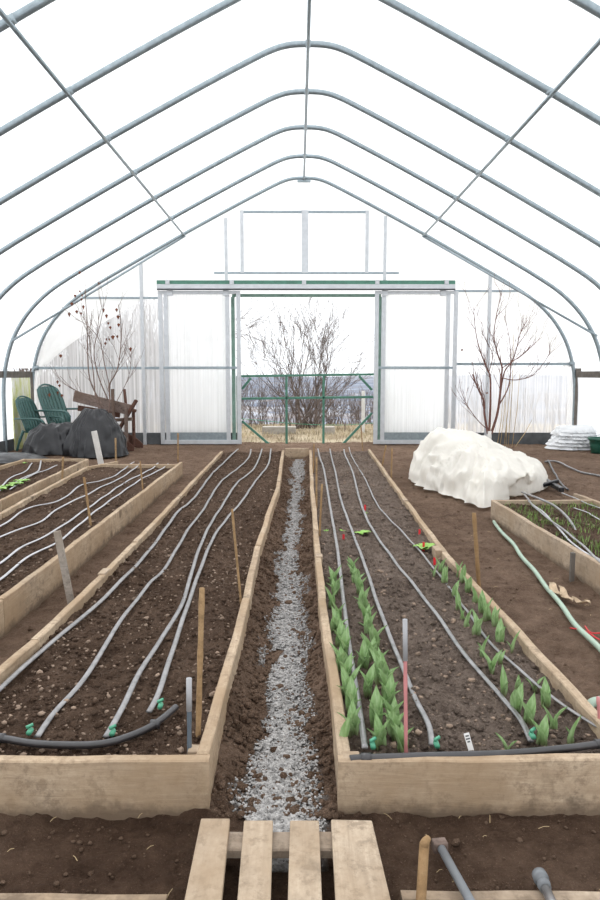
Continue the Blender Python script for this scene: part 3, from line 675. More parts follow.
# straw bits and husks
def straws(n, fx, label):
    mb = MB()
    for i in range(n):
        p = fx(); a = random.uniform(0, 3.14); l = random.uniform(.005, .018); d = Vector((math.cos(a)*l, math.sin(a)*l, 0))
        mb.tube([p-d, p+Vector((0, 0, .003)), p+d], .0009, 4)
    o = mb.build('straw', M['straw'], None); tag(o, label, 'straw', None, 'stuff')
straws(34, lambda: Vector((random.uniform(-1, 1.6), random.uniform(1.45, 1.8), .008)), 'straw bits on the dark soil in front of the beds')
straws(120, lambda: Vector((random.uniform(1, 3), random.uniform(3.2, 8), .01)), 'straw bits on the right soil path')
for i, (x0, y0, x1, y1, lb) in enumerate(((549, 584, 560, 597, 'curled dry corn husk nearest the grass bed board'), (559, 589, 572, 604, 'broad dry corn husk in the middle of the litter on the right path'), (572, 600, 590, 606, 'long narrow dry corn husk lying at the right of the litter'))):
    a, b = G(x0, y0, .015), G(x1, y1, .015); n_ = 8; vs = []; d = (b-a); sd = Vector((-d.y, d.x, 0)).normalized()
    for k in range(n_):
        t = k/(n_-1); w = .022*math.sin(math.pi*(t*.9+.05))
        for q in (-1, 0, 1): vs.append(a+d*t+sd*(w*q+.006*math.sin(t*9))+Vector((0, 0, .012*abs(q)+.01*math.sin(t*7+i))))
    o = MB().add(vs, [(k*3+q, k*3+q+1, k*3+q+4, k*3+q+3) for k in range(n_-1) for q in range(2)]).build('corn_husk', M['husk'], None, True)
    s = o.modifiers.new('s', 'SOLIDIFY'); s.thickness = .002; based(o, a); tag(o, lb, 'corn husk', 'dry husks on the right path')
pp = [G(570, 628, .01), G(585, 631, .02), G(600, 640, .015), G(615, 645, .01)]
mb = MB().tube(smooth_path(pp, 5), .003, 6); mb.tube(smooth_path([G(585, 626, .01), G(592, 633, .02), G(610, 632, .01)], 5), .003, 6)
o = mb.build('pink_twine', M['red'], None, True); based(o, pp[0]); tag(o, 'pinkish red twine lying on the right path by the green hose', 'twine')
# ---------------------------------------------------------------- cloth heaps
def heap(name, outline, spine, H, m, folds=.06, seed=0, ns=80, nr=34, power=2.2, hem=.02, fq=3.0):
    """closed draped form: outline & spine are parallel lists of ground points (spine point for each outline point)"""
    nO = len(outline); vs = []; fs = []; r = random.Random(seed)
    def cyc(l, t):
        t = t % 1*nO; i = int(t); f = t-i; p0, p1, p2, p3 = (Vector(l[(i+k) % nO]) for k in (-1, 0, 1, 2))
        return .5*((2*p1)+(p2-p0)*f+(2*p0-5*p1+4*p2-p3)*f*f+(3*p1-p0-3*p2+p3)*f**3)
    from mathutils import noise as mn
    s0 = sum((Vector(v) for v in spine), Vector((0, 0, 0)))/nO
    for a in range(ns):
        t = a/ns; o = cyc(outline, t); s = cyc(spine, t)
        k = 1+.05*mn.noise(Vector((t*14, seed, 0)))+.04*mn.noise(Vector((t*40, seed, 3)))
        for j in range(nr+1):
            q = j/nr; p = s.lerp(o, q*k) ; h = s.z*(1-q**power)**.8 if q < 1 else 0
            ang = math.atan2(p.y-s0.y, p.x-s0.x); wp = .35*mn.noise(Vector((p.x*1.7, p.y*1.7, seed)))
            cr1 = 1-abs(mn.noise(Vector((math.cos(ang+wp)*fq, math.sin(ang+wp)*fq, seed+q*.8))))*2.2
            cr2 = 1-abs(mn.noise(Vector((math.cos(ang-wp)*fq*2.4, math.sin(ang-wp)*fq*2.4, seed+7+q*1.6))))*2.2
            cr3 = mn.noise(Vector((p.x*2.6, p.y*2.6, h*2.6+seed)))
            cr4 = 1-abs(mn.noise(Vector((p.x*5.5, p.y*4.5, h*5.5+seed))))*2.4
            rdg = .5*cr1+.3*cr2; fall = q*q
            h2 = h*(1+.10*cr3)+folds*(.55*rdg*(.35+fall)+.28*cr4*(1-.4*q)-.25)*min(1, h*5)
            out = (o-s); out.z = 0; l = out.length; out = out/l if l > 1e-6 else Vector((0, 0, 0))
            pl = max(0, min(1, .5+.5*rdg))
            pos = Vector((p.x, p.y, max(.004, h2)))+out*folds*(.9*(rdg-.3)*fall+.25*cr4*q)
            pos.z = max(.004+(hem*pl if j == nr else 0), pos.z); vs.append(pos)
    for a in range(ns):
        b = (a+1) % ns
        for j in range(nr): fs.append((a*(nr+1)+j, a*(nr+1)+j+1, b*(nr+1)+j+1, b*(nr+1)+j))
    o = MB().add(vs, fs).build(name, m, None, True)
    w = o.modifiers.new('w', 'WELD'); w.merge_threshold = .0005
    c = sum((Vector(v) for v in outline), Vector((0, 0, 0)))/nO; based(o, (c.x, c.y, 0)); return o
V = Vector
# white row cover
sp = [(1.58, 7.4, .57), (1.74, 7.1, .54), (1.93, 6.85, .40), (2.14, 6.6, .25)]
outl = [G(*q) for q in ((411, 480), (427, 490), (450, 498), (472, 506), (486, 510), (510, 501), (540, 493), (548, 484), (540, 468), (510, 460), (470, 455), (432, 458), (416, 468))]
spn = [sp[0], sp[0], sp[1], sp[2], sp[2], sp[3], sp[3], sp[3], sp[3], sp[2], sp[1], sp[0], sp[0]]
o = heap('row_cover', outl, spn, .6, M['cover'], .15, 4, 240, 70, 2.3, .03, 2.6)
tag(o, 'crumpled cream fabric row cover heaped over something beside the grass bed', 'row cover')
p = G(481, 500, .03); o = MB().box((p.x-.06, p.y-.0, 0.0), (p.x+.1, p.y+.16, .07)).build('black_tray', M['black_plastic'], None, False, .01); based(o, (p.x, p.y, 0)); tag(o, 'black plastic tray edge peeking out under the white cover', 'tray')
o = MB().bar(G(541, 478, .05), G(562, 490, .06), .05, .05).bar(G(536, 487, .05), G(558, 481, .09), .04, .04).build('black_sheet', M['black_plastic'], None, False, .01); based(o, G(545, 484, 0)); tag(o, 'crumpled black plastic strip right of the white cover', 'plastic sheet')
# black plastic sacks left
def circ(c, rx, ry, h, spx=.15, n=10, jig=.12, seed=1):
    r = random.Random(seed); ol = []; s = []
    for i in range(n):
        a = 2*math.pi*i/n; k = 1+r.uniform(-jig, jig); ol.append((c[0]+rx*k*math.cos(a), c[1]+ry*k*math.sin(a), 0)); s.append((c[0]+spx*rx*math.cos(a), c[1]+.1*ry*math.sin(a), h))
    return ol, s
c = G(52, 455, 0); ol, s = circ((c.x-.02, c.y+.25), .56, .3, .47, .35, seed=3)
o = heap('black_sack', ol, s, .4, M['black_plastic'], .09, 8, 120, 30, 1.9, .01, 2.4); tag(o, 'low black plastic sack in front of the green chairs, left one', 'sack', 'black plastic sacks')
c = G(92, 458, 0); ol, s = circ((c.x-.02, c.y+.3), .42, .32, .70, .2, seed=5)
o = heap('black_sack', ol, s, .6, M['black_plastic'], .10, 13, 120, 34, 2.0, .01, 2.4); tag(o, 'taller black plastic sack under the leafy sapling, right one', 'sack', 'black plastic sacks')
c = G(12, 460, 0); ol, s = circ((c.x-.1, c.y-.1), .62, .35, .12, .5, seed=6)
o = heap('black_plastic_sheet', ol, s, .12, M['black_plastic'], .05, 17, 80, 20, 1.8, .01, 4); tag(o, 'flat black plastic sheet bunched along the left wall', 'plastic sheet')
# folded white plastic right
root = empty('folded_plastic', G(572, 450, 0), 'stacked pile of folded white plastic sheeting by the right wall', 'plastic sheet')
c = G(576, 449, 0)
for k in range(6):
    ol, s = circ((c.x+.02*math.sin(k*3), c.y+.1), .43-.025*k, .32, .08+.005*k, .6, 12, .06, 20+k)
    o = heap('fold', ol, s, .07, M['bagwhite'], .06, 30+k, 90, 16, 2.6, .0, 5)
    o.parent = root; o.location = o.location-root.location+Vector((0, 0, .055*k))
pc = G(600, 453, 0)
root = empty('plant_tub', pc, 'dark green plastic tub at the right edge beside the white sheeting', 'tub')
mb = MB(); prf = [(.0, .0), (.13, 0), (.15, .12), (.165, .2), (.185, .205), (.185, .235), (.17, .235), (.15, .12), (.13, .02), (0, .02)]
vs = []; sg = 28
for r_, z_ in prf:
    for k in range(sg): vs.append((pc.x+r_*math.cos(6.2832*k/sg), pc.y+r_*math.sin(6.2832*k/sg), z_))
mb.add(vs, [(i*sg+k, i*sg+(k+1) % sg, (i+1)*sg+(k+1) % sg, (i+1)*sg+k) for i in range(len(prf)-1) for k in range(sg)]).build('tub_body', M['pot_green'], root, True)
MB().tube([pc+V((.16, 0, .2)), pc+V((.19, 0, .26)), pc+V((.0, -.02, .28)), pc+V((-.19, 0, .26)), pc+V((-.16, 0, .2))], .004, 6).build('handle', M['steel'], root, True)
# ---------------------------------------------------------------- hoops, purlins, film
def hoop(Y, r, label, name='greenhouse_hoop'):
    pts = [(CX+x, Y, z) for x, z in profile(0)]
    o = MB().tube(pts, r, 12).build(name, M['steel'], None, True); based(o, (CX, Y, 0)); tag(o, label, 'greenhouse frame', 'arched steel hoops of the tunnel')
hoop(YE-.03, .03, 'arched steel hoop in the plane of the end wall')
for i, Y in enumerate(HOOPY): hoop(Y, .031, 'arched galvanised steel hoop, %s in front of the end wall' % ORD[i])
for x, lb in ((0, 'galvanised ridge pipe running along the peak of the roof'), (-2.0, 'galvanised purlin pipe running under the left roof slope'), (2.0, 'galvanised purlin pipe running under the right roof slope')):
    z = prof_z(x)-.03
    root = empty('purlin', (CX+x, YE-.03, z), lb, 'greenhouse frame', 'purlin pipes under the roof')
    MB().tube([(CX+x, 2.6, z), (CX+x, YE-.03, z)], .0185, 10).build('pipe', M['steel'], root, True)
    for Y in HOOPY[:7]:
        sl = 0 if x == 0 else math.copysign(.5, x)
        MB().tube([(CX+x-.028, Y, z+.03+.028*sl), (CX+x+.028, Y, z+.03-.028*sl)], .034, 10).build('clamp', M['steel'], root, True)
q = Vector((CX, YE-.06, prof_z(0)-.05)); o = MB().bar(q+V((-.11, 0, -.01)), q+V((.11, 0, -.01)), .05, .035).build('ridge_clamp', M['steel'], None, False, .005); based(o, q); tag(o, 'small metal bracket where the ridge pipe meets the end wall', 'bracket')
for sx, lb in ((-1, 'diagonal wind brace pipe at the left end of the tunnel'), (1, 'diagonal wind brace pipe at the right end of the tunnel')):
    a = V((CX+sx*1.98, YE-.06, prof_z(1.98)-.05)); b = V((CX+sx*4.36, 10.80, 1.76)); b = b+(b-a).normalized()*.12
    if sx > 0: b.z += .08
    o = MB().tube([a, b], .019, 10).build('wind_brace', M['steel'], None, True); based(o, a); tag(o, lb, 'greenhouse frame', 'wind braces')
def sweep(name, pts, y0, y1, m, ny=60, kind='structure', wob=.004):
    ys = np.linspace(y0, y1, ny); X = np.array([[CX+p[0] for p in pts]]*ny); Z = np.array([[p[1] for p in pts]]*ny); Y = np.repeat(ys[:, None], len(pts), 1)
    Z = Z+wob*(vnoise(Y*2, np.arange(len(pts))[None]*.3+Y*0, 4)-.5)
    o = grid_obj(name, X, Y, Z, m); tag(o, kind=kind); return o
pf = profile(.037)
sweep('ceiling', [p for p in pf if p[1] > 1.22], 0.5, YE+.06, M['film'], 110)
sweep('wall_left', [p for p in pf if p[1] < 1.26 and p[0] < 0], 0.5, YE+.06, M['film_side'], 60)
sweep('wall_right', [p for p in pf if p[1] < 1.26 and p[0] > 0], 0.5, YE+.06, M['film_side'], 60)
for sx, nm in ((-1, 'trim_1'), (1, 'trim_2')):
    o = MB().box((CX+sx*4.64-.02, 1.0, 1.14), (CX+sx*4.64+.02, YE-.1, 1.245)).build(nm, M['hip'], None, False, .004); tag(o, kind='structure')
for sx, nm in ((-1, 'baseboard_left'), (1, 'baseboard_right')):
    o = MB().box((CX+sx*4.66-.02, 1.0, -.05), (CX+sx*4.66+.02, YE, .17)).build(nm, M['dark_base'], None, False, .004); tag(o, kind='structure')
# algae stained film bit near the left corner
o = MB().box((CX-4.64, 11.15, -.02), (CX-4.625, 11.9, 1.14)).build('stained_panel', M['algae']); based(o, (CX-4.63, 11.5, -.02)); tag(o, 'yellow-green stained panel in the left wall near the corner', 'panel')
# ---------------------------------------------------------------- end wall
def X_(px, py, Y=YE): return P(px, py, Y).x
def Z_(py, Y=YE): return P(300, py, Y).z
ZS = Z_(297); xo0, xo1 = X_(236, 370), X_(378, 370)
def gable_poly(z0, z1, xa, xb):
    """polygon of gable section between heights and x limits"""
    pts = [(CX+x, z) for x, z in profile(.02)]
    import itertools
    poly = []
    zs = np.linspace(z0, z1, 24)
    def half(z):
        for (a, b), (c, d) in zip(PR, PR[1:]):
            if d <= z <= b: return a+(c-a)*(b-z)/(b-d+1e-9)
        return 4.65 if z < 1 else 0
    L = [(max(xa, CX-half(z)-.0), z) for z in zs]; R = [(min(xb, CX+half(z)), z) for z in zs]
    return L, R
def strip(name, z0, z1, xa, xb, Y, m, th=.01, kind='structure'):
    L, R = gable_poly(z0, z1, xa, xb); vs = []; fs = []
    for (a, za), (b, zb) in zip(L, R): vs += [(a, Y, za), (b, Y, zb)]
    for i in range(len(L)-1): fs.append((i*2, i*2+1, i*2+3, i*2+2))
    o = MB().add(vs, fs).build(name, m)
    if kind: tag(o, kind=kind)
    return o
strip('wall_back_upper', ZS, 4.41, -9, 9, YE+.05, M['film_end'])
strip('wall_back_left', .19, ZS, -9, xo0, YE+.05, M['poly'])
strip('wall_back_right', .19, ZS, xo1, 9, YE+.05, M['poly'])
o = MB().box((CX-4.65, YE+.02, -.05), (xo0, YE+.06, .19)).build('baseboard_back_left', M['dark_base']); tag(o, kind='structure')
o = MB().box((xo1, YE+.02, -.05), (CX+4.65, YE+.06, .19)).build('baseboard_back_right', M['dark_base']); tag(o, kind='structure')
root = empty('end_wall_frame', (CX, YE, 0), 'galvanised post and rail frame of the end wall', 'greenhouse frame')
def vpost(px, y0, y1, w=.05, m='alu', Y=YE, name='post', r=root):
    x = X_(px, (y0+y1)/2, Y); MB().box((x-w/2, Y-.02, Z_(y1, Y)), (x+w/2, Y+.02, Z_(y0, Y))).build(name, M[m], r, False, .003)
def hrail(x0, x1, py, w=.04, m='steel', Y=YE, name='rail', r=root):
    z = Z_(py, Y); MB().box((X_(x0, py, Y), Y-.018, z-w/2), (X_(x1, py, Y), Y+.018, z+w/2)).build(name, M[m], r, False, .003)
vpost(143, 263, 446, .055); vpost(488, 274, 440, .055); vpost(226, 218, 281, .055); vpost(385, 216, 281, .055)
vpost(242, 211, 273, .06); vpost(367, 211, 273, .06); vpost(305, 210, 273, .115)
hrail(240, 369, 212, .04); hrail(214, 399, 273, .035); hrail(84, 158, 298, .035); hrail(454, 518, 291, .035); hrail(36, 160, 368, .045); hrail(455, 578, 364, .045)
MB().tube([(CX-4.60, YE-.02, Z_(368)), (CX-4.53, YE-.02, Z_(368))], .045, 10).build('clamp', M['steel'], root, True)
MB().tube([(CX+4.54, YE-.02, Z_(364)), (CX+4.61, YE-.02, Z_(364))], .045, 10).build('clamp', M['steel'], root, True)
vpost(233.5, 297, 443, .06, 'green_pale', YE, 'door_jamb'); vpost(379, 297, 443, .06, 'green_pale', YE, 'door_jamb'); hrail(232, 381, 295.5, .05, 'green_pale', YE, 'door_header')
# corner post right
vpost(577, 368, 437, .09, 'hip', YE-.05, 'corner_post'); vpost(32, 372, 440, .07, 'hip', YE-.05, 'corner_post')
# track
YT = YE-.16
root2 = empty('door_track', (X_(306, 285, YT), YT, Z_(290, YT)), 'long green and grey sliding door track over the doorway', 'door track')
x0, x1 = X_(157, 285, YT), X_(455, 285, YT)
MB().box((x0, YT-.03, Z_(284.5, YT)), (x1, YT+.09, Z_(280.5, YT))).build('green_beam', M['green_paint'], root2, False, .003)
MB().box((x0, YT-.05, Z_(289, YT)), (x1, YT+.02, Z_(284.5, YT))).build('track_rail', M['alu'], root2, False, .004)
MB().box((x0, YT-.035, Z_(290.2, YT)), (x1, YT+.02, Z_(289, YT))).build('track_slot', M['dark_base'], root2)
for px in (168, 232, 304, 377, 446):
    x = X_(px, 285, YT); MB().box((x-.035, YT-.06, Z_(284.5, YT)), (x+.035, YT-.02, Z_(280, YT))).build('bracket', M['alu'], root2, False, .003)
# sliding doors
def sdoor(nm, xa, xb, inner, hang):
    Y = YE-.11; r = empty(nm, (X_((xa+xb)/2, 440, Y), Y, Z_(444, Y))); r['kind'] = 'structure'
    z0, z1 = Z_(444, Y), Z_(291, Y); A, B = X_(xa, 368, Y), X_(xb, 368, Y); w = .07
    for x in (A, B-w): MB().box((x, Y-.02, z0), (x+w, Y+.02, z1)).build('stile', M['alu'], r, False, .004)
    MB().box((A+w, Y-.02, z0), (B-w, Y+.02, z0+.07)).build('bottom_rail', M['alu'], r, False, .004)
    MB().box((A+w, Y-.02, z1-.05), (B-w, Y+.02, z1)).build('top_rail', M['alu'], r, False, .004)
    MB().box((A+w, Y-.018, Z_(369, Y)), (B-w, Y+.012, Z_(366.5, Y))).build('middle_rail', M['steel'], r, False, .003)
    for px in inner: 
        x = X_(px, 368, Y); MB().box((x-.035, Y-.012, z0+.07), (x+.035, Y+.016, z1-.05)).build('inner_stile', M['alu'], r, False, .003)
    i0, i1 = X_(inner[0], 368, Y), X_(inner[1], 368, Y)
    MB().box((i0, Y-.0, z0+.07), (i1, Y+.008, z0+.20)).build('kick_panel', M['steel'], r)
    MB().box((i0, Y+.0, z0+.20), (i1, Y+.008, z1-.05)).build('clear_panel', M['poly_door'], r)
    for px in hang:
        x = X_(px, 290, Y); MB().box((x-.05, Y-.03, Z_(296, Y)), (x+.05, Y+.0, Z_(289.5, Y))).build('hanger', M['alu'], r, False, .004)
sdoor('door_1', 159.5, 241, (167, 228), (170, 226)); sdoor('door_2', 374, 456.5, (383, 447), (385, 443))
# white curtain strips in end corners
def curtain(nm, sx, label):
    vs = []; fs = []; pts = [(x, z) for x, z in PR if .9 < x and z > .1]; n_ = len(pts)
    for i, (x, z) in enumerate(pts):
        t = i/(n_-1); w = .10+.55*math.sin(math.pi*min(1, t*1.25))**1.2
        a = PR[max(PR.index((x, z))-1, 0)]; nx, nz = -1, -.6
        l = math.hypot(nx, nz)
        for k in range(7):
            q = k/6; vs.append((CX+sx*(x-.02+nx/l*w*q), YE+.02-.012*math.sin(q*9+i*.35), z-.02+nz/l*w*q*(1 if z > 1.4 else .1)))
    for i in range(n_-1):
        for k in range(6): fs.append((i*7+k, i*7+k+1, (i+1)*7+k+1, (i+1)*7+k))
    o = MB().add(vs, fs).build(nm, M['cover_film'], None, True); based(o, (CX+sx*4.5, YE-.05, .1)); tag(o, label, 'plastic sheet', 'film strips round the end wall')
M['cover_film'] = sheet_mat('loose_white_film', .12, (.95, .95, .94), 0, .3)
curtain('loose_film', -1, 'loose white film strip hanging along the left corner of the end wall')
curtain('loose_film', 1, 'loose white film strip hanging along the right corner of the end wall')
# ---------------------------------------------------------------- gate
YG = YE+.22
root = empty('metal_gate', (X_(306, 446, YG), YG, 0), 'green metal tube gate closing the open doorway', 'gate')
def gp(px, py): return P(px, py, YG)
gl, gr_ = gp(240, 377).x, gp(375, 374).x
zt_, zm, zb = Z_(375.5, YG), Z_(397.5, YG), Z_(445.5, YG)
def gbar(a, b, nm='bar'): MB().bar(a, b, .04, .045, (0, 1, 0)).build(nm, M['green_paint'], root, False, .004)
gbar((gl, YG, zt_-.012), (gr_, YG, zt_+.02), 'top_bar'); gbar((gl, YG, zm-.02), (gr_, YG, zm+.01), 'middle_bar'); gbar((gl, YG, zb), (gr_, YG, zb), 'bottom_bar')
for px in (286.5, 323.5): x = gp(px, 410).x; gbar((x, YG, zb), (x, YG, zt_), 'upright')
for px in (238, 377): x = gp(px, 410).x; gbar((x, YG, zb), (x, YG, zt_), 'upright')
for a, b in (((242, 421), (270, 445)), ((372, 413), (342, 445)), ((242, 389), (251, 378)), ((372, 390), (359, 376))): gbar(gp(*a), gp(*b), 'diagonal_brace')
# ---------------------------------------------------------------- trees
def twig_tree(mb, p, d, L, r, depth, rnd, wander=.16, up=.05, split=3, ang=.5, seg=5, minr=.002):
    n_ = 5; pts = [Vector(p)]; d = Vector(d).normalized()
    for i in range(n_):
        d = (d+Vector((rnd.gauss(0, wander), rnd.gauss(0, wander), rnd.gauss(0, wander)+up))).normalized(); pts.append(pts[-1]+d*L/n_)
    rr = [max(minr, r*(1-.5*i/n_)) for i in range(n_+1)]
    mb.tube(pts, rr, seg)
    if depth == 0: return
    for k in range(split):
        i = rnd.randint(2, n_) if k else n_; ax = Vector((rnd.gauss(0, 1), rnd.gauss(0, 1), rnd.gauss(0, .6))).normalized()
        nd = (d+ax*ang*rnd.uniform(.6, 1.3)).normalized()
        twig_tree(mb, pts[i], nd, L*rnd.uniform(.55, .8), rr[i]*.75, depth-1, rnd, wander, up, split, ang, max(3, seg-1), minr)
# right interior tree: stems traced
Yt = 10.9
def stem(mb, pts, r0, r1, Y, dep=0.0, twigs=8, rnd=random, tl=(.15, .36), side=None):
    n_ = len(pts); pp = [P(x, y, Y)+V((0, dep*(i/(n_-1)), 0)) for i, (x, y) in enumerate(pts)]; pa = smooth_path(pp, 5); m_ = len(pa)
    mb.tube(pa, [r0+(r1-r0)*i/(m_-1) for i in range(m_)], 6)
    for k in range(int(twigs*1.7)):
        i = rnd.randint(m_//4, m_-2); d = (pa[i+1]-pa[i]).normalized(); dd = (d+V((rnd.uniform(-.8, .8), rnd.uniform(-.6, .6), rnd.uniform(-.1, .3)))).normalized()
        twig_tree(mb, pa[i], dd, rnd.uniform(*tl), r1*1.1, 1, rnd, .08, .06, 2, .4, 4, .0022)
root = empty('potted_tree', P(489, 443, Yt), 'bare reddish multi-stemmed sapling before the right half of the end wall', 'tree')
mb = MB(); rnd = random.Random(4)
stem(mb, [(488, 434), (485, 415), (484, 400), (478, 386), (474, 374)], .02, .008, Yt, .1, 7, rnd)
stem(mb, [(489, 434), (490, 410), (490, 390), (489, 375), (484, 364), (478, 348), (474, 330), (472, 308)], .02, .004, Yt, -.1, 10, rnd)
stem(mb, [(491, 434), (497, 415), (500, 395), (501, 378), (502, 367), (497, 352), (494, 335), (497, 312), (502, 293)], .022, .004, Yt, .0, 12, rnd)
stem(mb, [(500, 395), (505, 372), (513, 362), (518, 350), (522, 335), (530, 320)], .013, .003, Yt, .15, 10, rnd)
stem(mb, [(499, 405), (508, 390), (512, 375), (513, 355), (512, 335), (508, 315)], .011, .003, Yt, .2, 8, rnd)
stem(mb, [(502, 378), (515, 380), (530, 376), (540, 366), (548, 352)], .009, .003, Yt, -.1, 8, rnd)
stem(mb, [(488, 430), (478, 420), (468, 405), (462, 390)], .009, .003, Yt, .1, 5, rnd)
stem(mb, [(502, 368), (518, 358), (530, 348), (543, 337)], .008, .003, Yt, .05, 7, rnd)
stem(mb, [(489, 372), (492, 355), (485, 340), (480, 322)], .007, .003, Yt, -.1, 5, rnd)
mb.build('branches', M['bark_red'], root, True)
a, b = P(489, 444, Yt), P(489.5, 431, Yt); MB().tube([V((a.x, Yt, 0)), b], .035, 12).build('trunk_guard', M['guard'], root, True)
mb = MB()
for px, py in ((487, 393), (462, 350)): 
    q = P(px, py, Yt); mb.add([q+V((-.02, 0, .0)), q+V((0, .01, -.02)), q+V((.02, 0, .0)), q+V((0, -.01, .02))], [(0, 1, 2, 3)])
mb.build('dead_leaves', M['dead_leaf'], root)
# dry canes right of it
mb = MB()
for px, tp in ((500, (506, 380)), (504, (512, 350)), (508, (514, 330)), (512, (520, 370)), (497, (503, 395)), (506, (505, 400)), (515, (532, 420))):
    a = G(px, 447, 0); b = P(tp[0], tp[1], a.y+.2); mb.tube([a, a.lerp(b, .5)+V((.02, 0, 0)), b], [.006, .005, .003], 5)
o = mb.build('dry_canes', M['straw'], None, True); based(o, G(505, 447, 0)); tag(o, 'clump of thin dry straw-coloured stalks right of the bare sapling', 'dry plant')
# left leafy sapling
Yl = 10.3
root = empty('potted_tree', P(110, 420, Yl), 'sapling with a few brown dead leaves before the left end wall', 'tree'); root.location.z = .0
mb = MB(); rnd = random.Random(9); loc_ = []
for pts, r0, dep, tw in (([(101, 462), (106, 445), (107, 425), (100, 405), (88, 380), (85, 350), (84, 320), (82, 300), (80, 272)], .016, .2, 6), ([(107, 430), (96, 400), (92, 370), (88, 340), (90, 310)], .011, .1, 5),
                         ([(107, 425), (110, 400), (110, 385), (118, 370), (122, 345), (122, 320), (120, 305)], .014, -.1, 8), ([(108, 400), (98, 375), (94, 350), (100, 325), (104, 305)], .01, 0, 6),
                         ([(110, 388), (104, 365), (98, 340), (85, 325), (72, 318)], .008, .15, 5), ([(100, 405), (88, 396), (72, 388), (60, 376)], .006, 0, 3), ([(107, 418), (118, 398), (128, 375), (130, 350)], .007, .1, 4)):
    stem(mb, pts, r0, .003, Yl, dep, tw, rnd)
mb.build('branches', M['bark'], root, True)
mb = MB()
for px, py in ((79, 271), (79, 290), (75, 294), (82, 294), (72, 302), (77, 310), (81, 298), (84, 305), (81, 312), (104, 308), (106, 314), (116, 308), (118, 315), (108, 322), (110, 326), (119, 323), (107, 338), (110, 338), (105, 342), (112, 335), (118, 335), (130, 347), (61, 354), (58, 380), (60, 384), (58, 391), (61, 394), (50, 393), (70, 312), (98, 262+20)):
    q = P(px+rnd.uniform(-1, 1), py, Yl+rnd.uniform(-.1, .2)); s = rnd.uniform(.022, .04); a = rnd.uniform(-1, 1)
    mb.add([q, q+V((s*.7*math.cos(a), s*.5, -s*.5)), q+V((0, .01, -s*1.9)), q+V((-s*.7*math.cos(a), -s*.4, -s*.7)), q+V((0, s*.3, -s*.8))], [(0, 1, 4), (1, 2, 4), (2, 3, 4), (3, 0, 4)])
mb.build('dead_leaves', M['dead_leaf'], root, True)
b0 = G(101, 464, 0); b1 = P(94, 431, b0.y)
mb = MB().bar(b0, b1, .075, .03, (0, 1, 0)); o = mb.build('trunk_guard', M['guard'], None, False, .006); based(o, b0); tag(o, 'leaning white trunk guard in front of the black sack', 'trunk guard')
stake((79, 420), (77, 368), .3, .018, M['bamboo'], 'rough stake rising behind the black sacks beside the sapling', sink=.4)
# ---------------------------------------------------------------- green plastic chairs
def plastic_chair():
    r = empty('plastic_chair', (0, 0, 0)); m = M['chair_green']
    # x: forward (seat front at +x), y: width, z up
    def cpt(s, t):   # back surface: s -1..1, t 0..1
        w = .25+.03*t-.10*max(0, t-.7)**1.5*3; return V((-.18-.20*t-.02*t*t+.05*(s*s), s*w, .36+.62*t-.05*s*s*t))
    mb = MB()
    for k in range(7):
        s0, s1 = -1+k*2/7+.03, -1+(k+1)*2/7-.03; vs = []
        for i in range(9):
            t = i/8; tt = min(t, 1)
            for s in (s0, s1):
                c = cpt(s, tt); vs += [c, c+V((.022, 0, .004))]
        fs = []
        for i in range(8):
            a = i*4; b = a+4; fs += [(a, a+2, b+2, b), (a+1, b+1, b+3, a+3), (a, b, b+1, a+1), (a+2, a+3, b+3, b+2)]
        fs += [(0, 1, 3, 2), (32, 34, 35, 33)]; mb.add(vs, fs)
    mb.build('back_slats', m, r, True)
    mb = MB(); fr = [cpt(-1, 0)]+[cpt(-1, t/6) for t in range(1, 7)]+[cpt(s/3, 1)+V((0, 0, .03*(1-(s/3)**2))) for s in (-2, -1, 0, 1, 2)]+[cpt(1, t/6) for t in range(6, -1, -1)]
    mb.tube(fr, .016, 8); mb.build('back_frame', m, r, True)
    vs = []; n_ = 7
    for i in range(n_):
        t = i/(n_-1); x = -.2+.47*t; z = .35+.05*t-.03*math.sin(math.pi*t)-(.03 if i == n_-1 else 0)
        for s in (-1, -.5, 0, .5, 1): vs.append((x, s*.25, z-.01*(1-s*s)))
    fs = [(i*5+k, i*5+k+1, i*5+k+6, i*5+k+5) for i in range(n_-1) for k in range(4)]
    o = MB().add(vs, fs).build('seat', m, r, True); s = o.modifiers.new('s', 'SOLIDIFY'); s.thickness = .022
    for sy in (-1, 1):
        MB().tube(smooth_path([(-.36, sy*.27, .60), (-.1, sy*.31, .61), (.15, sy*.32, .61), (.25, sy*.31, .585), (.28, sy*.30, .53)], 5), .033, 8, .5).build('armrest', m, r, True)
        MB().tube(smooth_path([(.28, sy*.30, .54), (.26, sy*.28, .38), (.30, sy*.30, 0)], 4), [.03]*5+[.024]*4, 8).build('leg', m, r, True)
        MB().tube(smooth_path([(-.2, sy*.25, .38), (-.28, sy*.26, .2), (-.34, sy*.28, 0)], 4), [.028]*5+[.022]*4, 8).build('leg', m, r, True)
    return r
c1 = plastic_chair(); a = P(50, 425, 11.3); c1.location = (a.x+.24, 11.4, .0); c1.rotation_euler = (0, 0, math.radians(-20)); c1.scale = (1.02,)*3
tag(c1, 'taller green plastic armchair in the left corner against the end wall', 'chair', 'green plastic chairs')
c2 = copy_tree(c1); a = P(38, 425, 10.6); c2.location = (a.x-.12, 11.05, -.0); c2.rotation_euler = (0, .0, math.radians(-16)); c2.scale = (.84,)*3
tag(c2, 'lower green plastic armchair in front, half hidden by the black sack', 'chair', 'green plastic chairs')
